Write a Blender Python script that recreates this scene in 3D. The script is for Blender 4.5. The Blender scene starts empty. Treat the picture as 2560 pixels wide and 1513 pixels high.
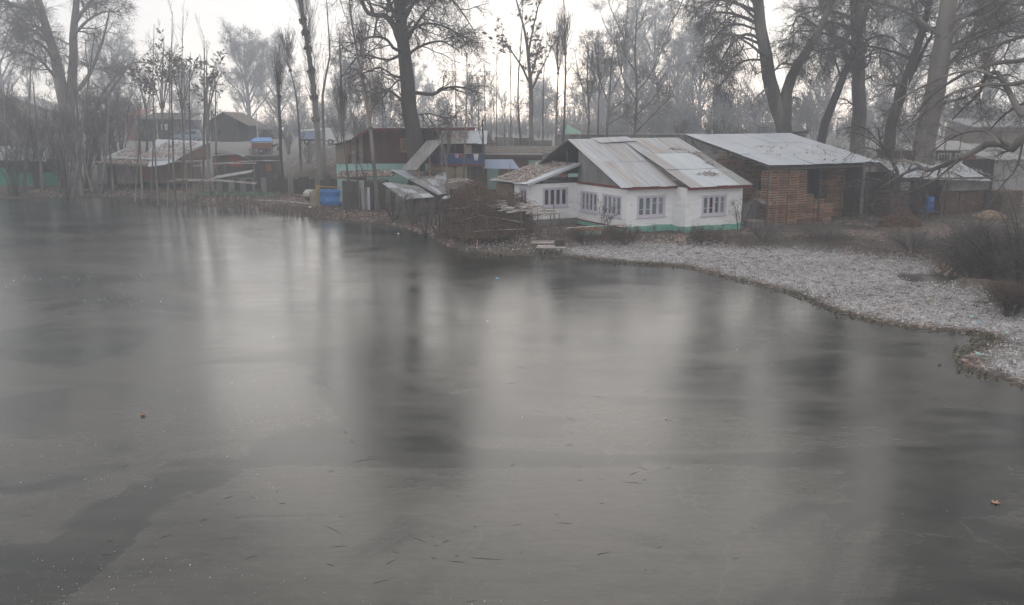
import bpy, math, random
import numpy as np
from mathutils import Vector, Matrix

sc = bpy.context.scene
col = sc.collection
RAD = math.radians
random.seed(7)

# ------------------------------------------------------------------ camera, sky, sun, exposure
CAM_H, PITCH, FPX = 8.0, RAD(12.07), 2133.0
cam_d = bpy.data.cameras.new('camera'); cam_d.sensor_width = 36.0; cam_d.lens = 36.0 * FPX / 2560
cam_d.clip_start = 0.1; cam_d.clip_end = 3000
cam = bpy.data.objects.new('camera', cam_d); col.objects.link(cam)
cam.location = (0, 0, CAM_H); cam.rotation_euler = (math.pi / 2 - PITCH, 0, 0)
sc.camera = cam

SUN_EL, SUN_AZ = RAD(12), RAD(5)          # azimuth measured from +Y (into the scene) towards +X
world = bpy.data.worlds.new('World'); sc.world = world; world.use_nodes = True
wn = world.node_tree; wn.nodes.clear()
sky = wn.nodes.new('ShaderNodeTexSky'); sky.sky_type = 'NISHITA'; sky.sun_disc = False
sky.sun_elevation = SUN_EL; sky.sun_rotation = SUN_AZ
sky.air_density = 1.0; sky.dust_density = 0.5; sky.ozone_density = 1.0
hsv = wn.nodes.new('ShaderNodeHueSaturation'); hsv.inputs['Saturation'].default_value = 0.5
bg = wn.nodes.new('ShaderNodeBackground'); bg.inputs['Strength'].default_value = 0.15
wo = wn.nodes.new('ShaderNodeOutputWorld')
warm = wn.nodes.new('ShaderNodeMix'); warm.data_type = 'RGBA'; warm.blend_type = 'MULTIPLY'; warm.inputs[0].default_value = 1.0; warm.inputs[7].default_value = (1.0, .95, .92, 1)
wn.links.new(sky.outputs[0], hsv.inputs['Color']); wn.links.new(hsv.outputs[0], warm.inputs[6]); veil = wn.nodes.new('ShaderNodeMix'); veil.data_type = 'RGBA'; veil.inputs[0].default_value = 0.86; veil.inputs[7].default_value = (4.26, 4.05, 3.93, 1)   # even overcast veil over the clear-sky gradient
wn.links.new(warm.outputs[2], veil.inputs[6]); wn.links.new(veil.outputs[2], bg.inputs['Color'])
wn.links.new(bg.outputs[0], wo.inputs['Surface'])

sun_d = bpy.data.lights.new('sun', 'SUN'); sun_d.energy = 0.5; sun_d.angle = RAD(50); sun_d.color = (1.0, 0.93, 0.86)
sun = bpy.data.objects.new('sun', sun_d); col.objects.link(sun)
sdir = Vector((math.sin(SUN_AZ) * math.cos(SUN_EL), math.cos(SUN_AZ) * math.cos(SUN_EL), math.sin(SUN_EL)))
sun.rotation_euler = sdir.to_track_quat('Z', 'Y').to_euler(); sun.location = (0, 60, 90)

vs = sc.view_settings
sc.display_settings.display_device = 'sRGB'
vs.view_transform = 'Standard'; vs.look = 'None'; vs.gamma = 1.0; vs.use_curve_mapping = False; vs.exposure = 0.8
sc.cycles.use_denoising = True
sc.cycles.volume_bounces = 1
sc.cycles.max_bounces = 6

# ------------------------------------------------------------------ helpers
def ray(u, v):
    dx = (u - 1280) / FPX; dy = (v - 756.5) / FPX
    return np.array([dx, math.cos(PITCH) - dy * math.sin(PITCH), -math.sin(PITCH) - dy * math.cos(PITCH)])
ORI = np.array([0, 0, CAM_H])
ORD = 'first second third fourth fifth sixth seventh eighth ninth tenth eleventh twelfth thirteenth fourteenth fifteenth sixteenth'.split()
def gp(u, v, z=0.0):                      # point of the photograph on the level z
    d = ray(u, v); return ORI + d * ((z - CAM_H) / d[2])
def at(u, v, Y):                          # point of the photograph at the distance Y
    d = ray(u, v); return ORI + d * (Y / d[1])

def link(o, parent=None, label=None, cat=None, group=None, kind=None):
    col.objects.link(o)
    if parent is not None: o.parent = parent
    if label: o['label'] = label
    if cat: o['category'] = cat
    if group: o['group'] = group
    if kind: o['kind'] = kind
    return o

def empty(name, loc, rz=0.0, label=None, cat=None, group=None):
    o = bpy.data.objects.new(name, None); o.location = loc; o.rotation_euler = (0, 0, rz); o.empty_display_size = 0.3
    return link(o, None, label, cat, group)

def mesh_np(name, V, Q=None, T=None, mat=None, smooth=False):
    me = bpy.data.meshes.new(name)
    V = np.asarray(V, np.float32).reshape(-1, 3)
    Q = np.zeros((0, 4), np.int32) if Q is None else np.asarray(Q, np.int32).reshape(-1, 4)
    T = np.zeros((0, 3), np.int32) if T is None else np.asarray(T, np.int32).reshape(-1, 3)
    me.vertices.add(len(V)); me.vertices.foreach_set('co', V.ravel())
    loops = np.concatenate([Q.ravel(), T.ravel()])
    me.loops.add(len(loops)); me.loops.foreach_set('vertex_index', loops)
    n = len(Q) + len(T); me.polygons.add(n)
    starts = np.concatenate([np.arange(len(Q)) * 4, len(Q) * 4 + np.arange(len(T)) * 3])
    me.polygons.foreach_set('loop_start', starts.astype(np.int32))
    if smooth: me.polygons.foreach_set('use_smooth', np.ones(n, bool))
    me.update(calc_edges=True); me.validate()
    if mat: me.materials.append(mat)
    return me

class MB:
    """collects shapes; build() links them as ONE mesh object"""
    def __init__(s): s.v = []; s.f = []
    def poly(s, pts, faces):
        b = len(s.v); s.v += [tuple(map(float, p)) for p in pts]; s.f += [tuple(b + i for i in f) for f in faces]; return s
    def hexa(s, a):   # 8 points, bottom ring then top ring
        return s.poly(a, [(3, 2, 1, 0), (4, 5, 6, 7), (0, 1, 5, 4), (1, 2, 6, 5), (2, 3, 7, 6), (3, 0, 4, 7)])
    def box(s, x0, x1, y0, y1, z0, z1):
        return s.hexa([(x0, y0, z0), (x1, y0, z0), (x1, y1, z0), (x0, y1, z0), (x0, y0, z1), (x1, y0, z1), (x1, y1, z1), (x0, y1, z1)])
    def beam(s, p, q, w, h=None, roll=0.0):
        h = h or w; p = Vector(p); q = Vector(q); d = (q - p).normalized()
        ref = Vector((0, 0, 1)) if abs(d.z) < 0.95 else Vector((0, 1, 0))
        a = d.cross(ref).normalized(); b = a.cross(d).normalized()
        if roll: a, b = a * math.cos(roll) + b * math.sin(roll), b * math.cos(roll) - a * math.sin(roll)
        a = a * w / 2; b = b * h / 2
        return s.hexa([p - a - b, p + a - b, p + a + b, p - a + b, q - a - b, q + a - b, q + a + b, q - a + b])
    def tube(s, pts, r, n=6, cap=True):
        pts = [Vector(p) for p in pts]; r = r if hasattr(r, '__len__') else [r] * len(pts)
        b0 = len(s.v); k = len(pts)
        for i, p in enumerate(pts):
            d = (pts[min(i + 1, k - 1)] - pts[max(i - 1, 0)]).normalized()
            ref = Vector((0, 0, 1)) if abs(d.z) < 0.9 else Vector((1, 0, 0))
            a = d.cross(ref).normalized(); c = a.cross(d)
            for j in range(n):
                t = 2 * math.pi * j / n
                s.v.append(tuple(p + (a * math.cos(t) + c * math.sin(t)) * r[i]))
        for i in range(k - 1):
            for j in range(n):
                s.f.append((b0 + i * n + j, b0 + i * n + (j + 1) % n, b0 + (i + 1) * n + (j + 1) % n, b0 + (i + 1) * n + j))
        if cap:
            s.f.append(tuple(b0 + j for j in range(n))[::-1]); s.f.append(tuple(b0 + (k - 1) * n + j for j in range(n)))
        return s
    def slab(s, pts, th):   # a plate: its top outline and its thickness (downwards)
        n = len(pts); top = [tuple(map(float, p)) for p in pts]; bot = [(p[0], p[1], p[2] - th) for p in top]
        b = len(s.v); s.v += top + bot
        s.f.append(tuple(b + i for i in range(n))); s.f.append(tuple(b + n + i for i in range(n))[::-1])
        for i in range(n):
            j = (i + 1) % n; s.f.append((b + i, b + n + i, b + n + j, b + j))
        return s
    def build(s, name, mat, parent=None, smooth=False, label=None, cat=None, group=None, kind=None):
        me = bpy.data.meshes.new(name); me.from_pydata(s.v, [], s.f); me.update()
        if smooth: me.polygons.foreach_set('use_smooth', [True] * len(me.polygons))
        me.materials.append(mat)
        return link(bpy.data.objects.new(name, me), parent, label, cat, group, kind)

def copy_thing(root, loc, rz=0.0, scale=None, label=None, group=None):
    def cp(o, par):
        c = o.copy(); col.objects.link(c); c.parent = par
        for ch in o.children: cp(ch, c)
        return c
    r = cp(root, None); r.location = loc; r.rotation_euler = (0, 0, rz)
    if scale: r.scale = scale if hasattr(scale, '__len__') else (scale,) * 3
    if label: r['label'] = label
    if group: r['group'] = group
    return r

# ------------------------------------------------------------------ materials
def mat(name, c1, c2=None, scale=3.0, rough=0.85, bump=0.0, bscale=None, stretch=(1, 1, 1), metal=0.0, lo=0.35, hi=0.65,
        c3=None, s3=1.0, lo3=0.55, hi3=0.65, vary=0.0, spec=0.35, detail=6.0):
    m = bpy.data.materials.new(name); m.use_nodes = True; nt = m.node_tree; N = nt.nodes; L = nt.links
    b = N['Principled BSDF']; b.inputs['Roughness'].default_value = rough; b.inputs['Metallic'].default_value = metal
    b.inputs['Specular IOR Level'].default_value = spec
    tc = N.new('ShaderNodeTexCoord'); mp = N.new('ShaderNodeMapping'); mp.inputs['Scale'].default_value = stretch
    oi = N.new('ShaderNodeObjectInfo'); off = N.new('ShaderNodeMath'); off.operation = 'MULTIPLY'; off.inputs[1].default_value = 37.0
    L.new(oi.outputs['Random'], off.inputs[0]); L.new(tc.outputs['Object'], mp.inputs['Vector'])
    co = N.new('ShaderNodeVectorMath'); co.operation = 'ADD'
    L.new(mp.outputs[0], co.inputs[0]); L.new(off.outputs[0], co.inputs[1])
    def noise(sca, det=detail):
        n = N.new('ShaderNodeTexNoise'); n.inputs['Scale'].default_value = sca; n.inputs['Detail'].default_value = det
        L.new(co.outputs[0], n.inputs['Vector']); return n
    def mr(src, a, z):
        r = N.new('ShaderNodeMapRange'); r.inputs['From Min'].default_value = a; r.inputs['From Max'].default_value = z
        L.new(src, r.inputs['Value']); return r.outputs[0]
    def mix(fac, A, B):
        x = N.new('ShaderNodeMix'); x.data_type = 'RGBA'
        L.new(fac, x.inputs['Factor'])
        for s, i in ((A, 'A'), (B, 'B')):
            sock = [k for k in x.inputs if k.name == i and k.type == 'RGBA'][0]
            if isinstance(s, tuple): sock.default_value = (*s, 1)
            else: L.new(s, sock)
        return [k for k in x.outputs if k.type == 'RGBA'][0]
    out = None
    n1 = noise(scale)
    out = mix(mr(n1.outputs['Fac'], lo, hi), c1, c2 or c1)
    if c3: out = mix(mr(noise(s3).outputs['Fac'], lo3, hi3), out, c3)
    if vary:
        h = N.new('ShaderNodeHueSaturation'); L.new(out, h.inputs['Color'])
        r = N.new('ShaderNodeMapRange'); r.inputs['To Min'].default_value = 1 - vary; r.inputs['To Max'].default_value = 1 + vary
        L.new(oi.outputs['Random'], r.inputs['Value']); L.new(r.outputs[0], h.inputs['Value']); out = h.outputs[0]
    L.new(out, b.inputs['Base Color'])
    if bump:
        bp = N.new('ShaderNodeBump'); bp.inputs['Strength'].default_value = bump; bp.inputs['Distance'].default_value = 0.05
        L.new(noise(bscale or scale * 4).outputs['Fac'], bp.inputs['Height']); L.new(bp.outputs[0], b.inputs['Normal'])
    return m

M = {}
M['white'] = mat('whitewashed_brick', (.88, .905, .93), (.82, .845, .87), 1.2, .8, .35, 9, stretch=(1, 1, 3), c3=(.52, .525, .51), s3=.9, lo3=.58, hi3=.8)
M['teal'] = mat('turquoise_plaster', (.14, .40, .32), (.21, .46, .38), 2.5, .85, .4, 8, c3=(.10, .13, .11), s3=1.5, lo3=.54, hi3=.68)
M['red'] = mat('red_paint', (.20, .030, .030), (.15, .03, .032), 3, .6)
M['lilac'] = mat('lilac_window_paint', (.62, .60, .70), (.55, .53, .62), 3, .6)
M['pane'] = mat('window_glass', (.10, .15, .165), (.17, .23, .245), .9, .12, spec=.6, vary=.45)
M['pane_dark'] = mat('dark_window_glass', (.02, .025, .028), (.07, .055, .045), .7, .12, spec=.6, vary=.5)
M['curtain'] = mat('curtained_glass', (.22, .235, .24), (.30, .31, .31), 1.5, .2, spec=.6, stretch=(6, 6, .4))
M['tin'] = mat('galvanised_tin', (.44, .475, .515), (.37, .40, .44), 1.0, .55, .15, 20, stretch=(6, .5, 1), c3=(.34, .30, .285), s3=.45, lo3=.48, hi3=.68, vary=.12, spec=.4)
M['tin_rust'] = mat('rusty_tin', (.43, .435, .445), (.38, .36, .355), .9, .65, .15, 20, stretch=(5, .4, 1), c3=(.31, .265, .25), s3=.4, lo3=.54, hi3=.70, vary=.12)
M['tin_new'] = mat('frosted_tin', (.53, .585, .62), (.46, .51, .55), 1.2, .5, .1, 20, stretch=(5, .5, 1), vary=.05)
M['tin_pale'] = mat('pale_tin', (.50, .54, .59), (.44, .48, .53), 1.0, .55, .12, 20, stretch=(5, .5, 1), vary=.05, c3=(.40, .40, .41), s3=.5, lo3=.6, hi3=.75)
M['tin_dull'] = mat('weathered_tin', (.24, .245, .25), (.33, .335, .34), 1.5, .7, .2, 15, stretch=(4, .6, 1), c3=(.16, .13, .11), s3=.6, lo3=.55, hi3=.7, vary=.15)
M['board_grey'] = mat('grey_boards', (.17, .175, .18), (.24, .24, .235), 2, .85, .3, 12, stretch=(4, 4, .4), vary=.15)
M['board_pale'] = mat('pale_boards', (.30, .265, .22), (.22, .19, .16), 2, .85, .3, 12, stretch=(4, 4, .4), vary=.18)
M['board_red'] = mat('oxblood_boards', (.075, .035, .032), (.10, .052, .046), 2, .8, .3, 12, stretch=(4, 4, .4), vary=.2)
M['board_dark'] = mat('dark_timber', (.05, .045, .042), (.085, .075, .068), 2, .85, .3, 12, stretch=(4, 4, .4), vary=.2)
M['board_brown'] = mat('brown_boards', (.13, .085, .06), (.19, .13, .095), 2, .85, .3, 12, stretch=(4, 4, .4), vary=.2)
M['crate'] = mat('crate_wood', (.42, .245, .155), (.31, .175, .11), 2.5, .85, .25, 12, stretch=(1, 1, 1), c3=(.32, .25, .19), s3=1.2, lo3=.52, hi3=.66, vary=.28)
M['bare_wood'] = mat('bare_wood', (.30, .17, .09), (.24, .13, .07), 3, .8, vary=.1)
M['frost_stick'] = mat('frosted_sticks', (.55, .53, .52), (.28, .24, .21), 1.4, .85, .3, 10)
M['stick'] = mat('dry_sticks', (.20, .165, .135), (.12, .095, .075), 2, .9, .3, 10, vary=.2)
M['turq'] = mat('pale_turquoise_wall', (.30, .52, .48), (.36, .57, .53), 1.5, .85, .2, 8, c3=(.22, .33, .31), s3=1, lo3=.62, hi3=.75)
M['blue'] = mat('blue_tarpaulin', (.05, .17, .48), (.08, .25, .58), 2, .5, .6, 5, c3=(.12, .26, .48), s3=3, lo3=.6, hi3=.75)
M['bluewall'] = mat('blue_paint', (.04, .07, .18), (.055, .09, .20), 2, .7)
M['green_tarp'] = mat('green_shade_net', (.02, .20, .13), (.04, .26, .18), 1.5, .7, .6, 3)
M['teal_tarp'] = mat('dark_teal_tarp', (.015, .075, .075), (.02, .05, .05), 1.5, .7, .5, 3)
M['yellow'] = mat('yellow_poles', (.46, .33, .12), (.38, .26, .09), 3, .7)
M['pink'] = mat('pink_cloth', (.52, .25, .42), (.45, .2, .36), 3, .9)
M['white_cloth'] = mat('white_cloth', (.70, .68, .70), (.6, .58, .6), 3, .9)
M['orange'] = mat('orange_paint', (.27, .12, .055), (.22, .09, .045), 2, .7)
M['redwall'] = mat('faded_red_panel', (.30, .06, .04), (.24, .05, .035), 2, .7)
M['cream'] = mat('cream_plaster', (.35, .31, .22), (.28, .25, .18), 1.5, .9)
M['black_tarp'] = mat('black_tarp', (.02, .022, .024), (.035, .037, .04), 1.5, .6, .5, 3)
M['concrete'] = mat('old_concrete', (.24, .24, .235), (.17, .17, .165), 1, .9, .3, 8, c3=(.11, .105, .10), s3=.8, lo3=.58, hi3=.72)
M['concrete_pale'] = mat('pale_coping', (.50, .50, .49), (.40, .40, .39), 1.5, .9)
M['roof_brown'] = mat('mossy_roof', (.16, .13, .11), (.11, .10, .085), 1.5, .95, .4, 8, c3=(.24, .22, .2), s3=2, lo3=.55, hi3=.7)
M['roof_dark'] = mat('dark_far_roof', (.06, .055, .055), (.09, .08, .075), 1, .9)
M['barrel'] = mat('blue_plastic', (.02, .10, .36), (.025, .12, .40), 2, .4)
M['wood_pile'] = mat('split_firewood', (.24, .145, .095), (.15, .09, .06), 6, .9, c3=(.36, .27, .18), s3=4, lo3=.58, hi3=.68)
M['wood_pale'] = mat('pale_split_wood', (.52, .42, .32), (.40, .29, .2), 5, .9)
M['wood_brown'] = mat('stacked_planks', (.15, .095, .06), (.10, .062, .04), 5, .9, c3=(.20, .15, .10), s3=2.5, lo3=.55, hi3=.68)
M['bark_grey'] = mat('grey_bark', (.15, .14, .13), (.09, .085, .08), .8, .95, .5, 4, stretch=(1, 1, .35), c3=(.24, .225, .205), s3=.5, lo3=.5, hi3=.62)
M['bark_dark'] = mat('dark_bark', (.055, .05, .048), (.085, .078, .072), 1.2, .95, .5, 5, stretch=(1, 1, .3))
M['bark_pale'] = mat('pale_bark', (.21, .195, .175), (.13, .12, .11), .8, .95, .4, 5, stretch=(1, 1, .3), c3=(.30, .28, .25), s3=.4, lo3=.55, hi3=.68)
M['twig'] = mat('twigs', (.11, .10, .095), (.15, .138, .13), .6, .95)
M['twig_rime'] = mat('haze_paled_twigs', (.20, .20, .205), (.26, .26, .265), .6, .95)  # far twigs: distance haze painted in as a paler base colour
M['bark_haze'] = mat('haze_paled_bark', (.20, .195, .19), (.26, .255, .25), .6, .95)  # far trunks lightened likewise, fog fade put into the bark colour
M['twig_brown'] = mat('brown_twigs', (.085, .060, .047), (.12, .085, .062), .6, .95)
M['dry_leaf'] = mat('hanging_dry_leaves', (.11, .08, .06), (.15, .105, .08), 1.3, .9)
M['vine'] = mat('dry_vines', (.18, .128, .095), (.105, .075, .058), 1.2, .95)
M['litter'] = mat('fallen_leaves', (.36, .25, .20), (.20, .125, .09), 9, .9, c3=(.60, .55, .53), s3=7, lo3=.46, hi3=.54, detail=2)
M['litter_ground'] = mat('ground_leaves', (.26, .17, .13), (.15, .095, .07), 9, .9, c3=(.42, .38, .36), s3=5, lo3=.52, hi3=.6, detail=4)
M['pale_blue'] = mat('pale_blue_sheet', (.30, .37, .52), (.24, .31, .46), 2, .6)
M['frostleaf'] = mat('frosted_plants', (.68, .68, .70), (.46, .46, .47), 4, .9, c3=(.11, .10, .08), s3=2.2, lo3=.53, hi3=.62, detail=5)
M['wetleaf'] = mat('frost_free_waterweed', (.15, .13, .085), (.09, .085, .055), 5, .9, c3=(.3, .29, .27), s3=6, lo3=.6, hi3=.68, detail=3)
M['weed'] = mat('dry_weeds', (.12, .092, .066), (.075, .06, .045), 1.5, .95, c3=(.10, .105, .07), s3=.6, lo3=.55, hi3=.65)
M['greens'] = mat('kale_leaves', (.11, .20, .12), (.18, .27, .19), 4, .85)
M['frost'] = mat('frost_crystals', (.80, .82, .84), (.7, .72, .74), 3, .7)
M['sunken'] = mat('dark_frozen_twigs', (.045, .045, .042), (.07, .068, .062), 3, .6)
M['steel'] = mat('dull_steel_pole', (.45, .46, .47), (.35, .36, .37), 2, .5)
M['dark_steel'] = mat('dark_steel', (.07, .065, .06), (.11, .09, .08), 2, .6)
M['car'] = mat('pale_blue_car_paint', (.24, .31, .37), (.22, .29, .35), 1, .35, spec=.5)
M['car_white'] = mat('white_car_paint', (.68, .70, .72), (.62, .64, .66), 1, .4, spec=.5)
M['rubber'] = mat('tyre_rubber', (.02, .02, .02), (.03, .03, .03), 2, .8)
M['green_roof'] = mat('pale_green_sheet', (.22, .42, .29), (.25, .45, .32), 1, .7)
M['brick_red'] = mat('red_brick', (.30, .12, .085), (.23, .10, .075), 5, .9, .3, 15)
M['plastic'] = mat('blue_plastic_litter', (.22, .45, .62), (.30, .52, .66), 6, .5)
M['mint'] = mat('mint_plastic_litter', (.30, .56, .50), (.38, .62, .55), 6, .6)

def ground_material():
    m = mat('leafy_earth', (.066, .053, .043), (.095, .079, .066), .5, .95, .5, 6, c3=(.055, .046, .038), s3=1.3, lo3=.5, hi3=.66)
    nt = m.node_tree; N, L = nt.nodes, nt.links; b = N['Principled BSDF']
    base = b.inputs['Base Color'].links[0].from_socket
    tc = N.new('ShaderNodeTexCoord')
    vo = N.new('ShaderNodeTexVoronoi'); vo.inputs['Scale'].default_value = 7.0; L.new(tc.outputs['Object'], vo.inputs['Vector'])
    rmp = N.new('ShaderNodeValToRGB')
    e = rmp.color_ramp.elements; e[0].position = .0; e[0].color = (.20, .12, .09, 1); e[1].position = 1; e[1].color = (.36, .30, .27, 1)
    sx = N.new('ShaderNodeSeparateColor'); L.new(vo.outputs['Color'], sx.inputs[0]); L.new(sx.outputs[0], rmp.inputs[0])
    th = N.new('ShaderNodeMapRange'); th.inputs['From Min'].default_value = .66; th.inputs['From Max'].default_value = .70; L.new(sx.outputs[1], th.inputs[0])
    n = N.new('ShaderNodeTexNoise'); n.inputs['Scale'].default_value = .22; n.inputs['Detail'].default_value = 5; L.new(tc.outputs['Object'], n.inputs['Vector'])
    t2 = N.new('ShaderNodeMapRange'); t2.inputs['From Min'].default_value = .42; t2.inputs['From Max'].default_value = .6; L.new(n.outputs[0], t2.inputs[0])
    mu = N.new('ShaderNodeMath'); mu.operation = 'MULTIPLY'; L.new(th.outputs[0], mu.inputs[0]); L.new(t2.outputs[0], mu.inputs[1])
    x = N.new('ShaderNodeMix'); x.data_type = 'RGBA'; L.new(mu.outputs[0], x.inputs['Factor'])
    L.new(base, x.inputs[6]); L.new(rmp.outputs[0], x.inputs[7]); 
    # gravel yard and road on the embankment (a paler earth, a place of its own)
    sp = N.new('ShaderNodeSeparateXYZ'); L.new(tc.outputs['Object'], sp.inputs[0])
    gy = N.new('ShaderNodeMapRange'); gy.inputs['From Min'].default_value = 97; gy.inputs['From Max'].default_value = 104; L.new(sp.outputs['Y'], gy.inputs[0])
    x2 = N.new('ShaderNodeMix'); x2.data_type = 'RGBA'; L.new(gy.outputs[0], x2.inputs['Factor']); L.new(x.outputs[2], x2.inputs[6])
    x2.inputs[7].default_value = (.21, .207, .20, 1)
    # dead water plants whitened by frost on the flat by the shore
    at_ = N.new('ShaderNodeAttribute'); at_.attribute_name = 'frost'
    nf = N.new('ShaderNodeTexNoise'); nf.inputs['Scale'].default_value = 5.0; nf.inputs['Detail'].default_value = 8; nf.inputs['Roughness'].default_value = .7; L.new(tc.outputs['Object'], nf.inputs['Vector'])
    tf_ = N.new('ShaderNodeMapRange'); tf_.inputs['From Min'].default_value = .40; tf_.inputs['From Max'].default_value = .58; tf_.inputs['To Min'].default_value = .15; L.new(nf.outputs[0], tf_.inputs[0])
    mf = N.new('ShaderNodeMath'); mf.operation = 'MULTIPLY'; L.new(tf_.outputs[0], mf.inputs[0]); L.new(at_.outputs['Fac'], mf.inputs[1])
    x3 = N.new('ShaderNodeMix'); x3.data_type = 'RGBA'; L.new(mf.outputs[0], x3.inputs['Factor']); L.new(x2.outputs[2], x3.inputs[6]); x3.inputs[7].default_value = (.43, .43, .445, 1)
    L.new(x3.outputs[2], b.inputs['Base Color'])
    return m
M['ground'] = ground_material()

def ice_material():
    m = bpy.data.materials.new('frozen_pond_ice'); m.use_nodes = True; nt = m.node_tree; N, L = nt.nodes, nt.links
    b = N['Principled BSDF']; tc = N.new('ShaderNodeTexCoord')
    def noise(scale, det=6, st=(1, 1, 1), dist=0.0, rough=.55, rot=0.0):
        mp = N.new('ShaderNodeMapping'); mp.inputs['Scale'].default_value = st; mp.inputs['Rotation'].default_value = (0, 0, rot)
        L.new(tc.outputs['Object'], mp.inputs['Vector'])
        n = N.new('ShaderNodeTexNoise'); n.inputs['Scale'].default_value = scale; n.inputs['Detail'].default_value = det
        n.inputs['Distortion'].default_value = dist; n.inputs['Roughness'].default_value = rough
        L.new(mp.outputs[0], n.inputs['Vector']); return n.outputs['Fac']
    def mr(src, a, z, to0=0., to1=1.):
        r = N.new('ShaderNodeMapRange'); r.inputs['From Min'].default_value = a; r.inputs['From Max'].default_value = z
        r.inputs['To Min'].default_value = to0; r.inputs['To Max'].default_value = to1
        L.new(src, r.inputs[0]); return r.outputs[0]
    def op(o, A, B):
        n = N.new('ShaderNodeMath'); n.operation = o
        for i, s in enumerate((A, B)):
            if isinstance(s, (int, float)): n.inputs[i].default_value = s
            else: L.new(s, n.inputs[i])
        return n.outputs[0]
    plates = mr(noise(.085, 5, (1, 1.5, 1), 1.2), .46, .50)            # refrozen plates with crisp edges
    cloud = mr(noise(.16, 8, (1, 1.8, 1), .4, .62), .32, .70)          # milky ice
    streak = mr(noise(1.1, 7, (.35, 1.6, 1), .8, .65, .15), .35, .70)  # fine frozen ripples
    fine = mr(noise(6.5, 6, (.45, 1.5, 1), 1.2, .65, -.2), .35, .68)
    f = op('ADD', op('MULTIPLY', plates, .30), op('ADD', op('MULTIPLY', cloud, .36), op('ADD', op('MULTIPLY', streak, .24), op('MULTIPLY', fine, .20))))
    vo = N.new('ShaderNodeTexVoronoi'); vo.feature = 'DISTANCE_TO_EDGE'; vo.inputs['Scale'].default_value = .16     # refrozen seams between the plates
    wv = N.new('ShaderNodeTexNoise'); wv.inputs['Scale'].default_value = .5; wv.inputs['Detail'].default_value = 4; L.new(tc.outputs['Object'], wv.inputs['Vector'])
    ws_ = N.new('ShaderNodeVectorMath'); ws_.operation = 'SCALE'; ws_.inputs['Scale'].default_value = 3.0; L.new(wv.outputs['Color'], ws_.inputs[0])
    wa = N.new('ShaderNodeVectorMath'); wa.operation = 'ADD'; L.new(tc.outputs['Object'], wa.inputs[0]); L.new(ws_.outputs[0], wa.inputs[1]); L.new(wa.outputs[0], vo.inputs['Vector'])
    seam = op('MULTIPLY', mr(vo.outputs['Distance'], .0, .012, 1., 0.), mr(noise(.3, 3), .45, .6))
    f = op('ADD', f, op('MULTIPLY', seam, .22))
    rmp = N.new('ShaderNodeValToRGB'); e = rmp.color_ramp.elements
    e[0].position = .22; e[0].color = (.006, .010, .008, 1); e[1].position = .86; e[1].color = (.074, .072, .063, 1)
    L.new(f, rmp.inputs[0]); L.new(rmp.outputs[0], b.inputs['Base Color'])
    L.new(mr(op('ADD', op('MULTIPLY', cloud, .6), op('MULTIPLY', streak, .4)), .1, .9, .16, .27), b.inputs['Roughness'])
    b.inputs['IOR'].default_value = 1.36
    bp = N.new('ShaderNodeBump'); bp.inputs['Strength'].default_value = .11; bp.inputs['Distance'].default_value = .03
    L.new(op('ADD', noise(1.1, 5, (.35, 1.6, 1), .8, .55, .15), op('MULTIPLY', noise(6.5, 4, (.5, 1.4, 1), .6, .55, -.2), .25)), bp.inputs['Height']); L.new(bp.outputs[0], b.inputs['Normal'])
    return m
M['ice'] = ice_material()

# ------------------------------------------------------------------ the land, the pond
SHORE_PX = [(-60, 497), (0, 497), (160, 492), (300, 493), (380, 497), (440, 503), (480, 512), (520, 515), (620, 523), (700, 534), (800, 546), (900, 554),
            (960, 562), (1010, 571), (1060, 588), (1110, 612), (1150, 630), (1230, 640), (1350, 641), (1450, 646), (1560, 660), (1700, 668), (1760, 680),
            (1830, 700), (1930, 722), (2000, 745), (2080, 780), (2200, 810), (2300, 826), (2440, 837), (2475, 850), (2420, 872), (2385, 895),
            (2395, 915), (2440, 935), (2560, 970)]
shore = [gp(u, v)[:2] for u, v in SHORE_PX]
POND = np.array([(-160, 84), (-80, 87)] + [tuple(p) for p in shore] + [(15.5, 14), (17, 2), (17, -14), (-160, -14)])
MAT_PX = [(1120, 618), (1200, 606), (1330, 612), (1400, 617), (1500, 612), (1640, 608), (1760, 612), (1850, 624), (2000, 622), (2110, 634), (2230, 646), (2320, 655),
          (2345, 682), (2400, 722), (2480, 738), (2500, 775), (2560, 792), (2700, 810)]
MATB = np.array([tuple(gp(u, v, .1)[:2]) for u, v in MAT_PX] + [(45, 10), (17, -14), (10, 10), (5, 30), (-4, 52)])
CREEK = np.array([tuple(gp(u, v, .0)[:2]) for u, v in [(2215, 690), (2300, 684), (2400, 690), (2520, 706), (2620, 715), (2620, 745), (2500, 728), (2380, 716), (2290, 708)]])

def inside(P, poly):
    x, y = P[:, 0], P[:, 1]; c = np.zeros(len(P), bool); n = len(poly); j = n - 1
    for i in range(n):
        xi, yi = poly[i]; xj, yj = poly[j]
        k = ((yi > y) != (yj > y)) & (x < (xj - xi) * (y - yi) / (yj - yi + 1e-12) + xi)
        c ^= k; j = i
    return c
def dist(P, poly):
    d = np.full(len(P), 1e9); n = len(poly)
    for i in range(n):
        a, b = poly[i], poly[(i + 1) % n]; ab = b - a; t = np.clip(((P - a) @ ab) / (ab @ ab + 1e-12), 0, 1)
        d = np.minimum(d, np.linalg.norm(P - (a + t[:, None] * ab), axis=1))
    return d
def wob(P, s, seed):
    r = np.random.default_rng(seed); o = np.zeros(len(P))
    for k in range(7):
        a = r.uniform(0, 6.28); w = s * 1.7 ** k; o += np.sin(P[:, 0] * w * math.cos(a) + P[:, 1] * w * math.sin(a) + r.uniform(0, 6.28)) / 1.45 ** k
    return o / 3.2
def sstep(a, b, x):
    t = np.clip((x - a) / (b - a), 0, 1); return t * t * (3 - 2 * t)
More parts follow.
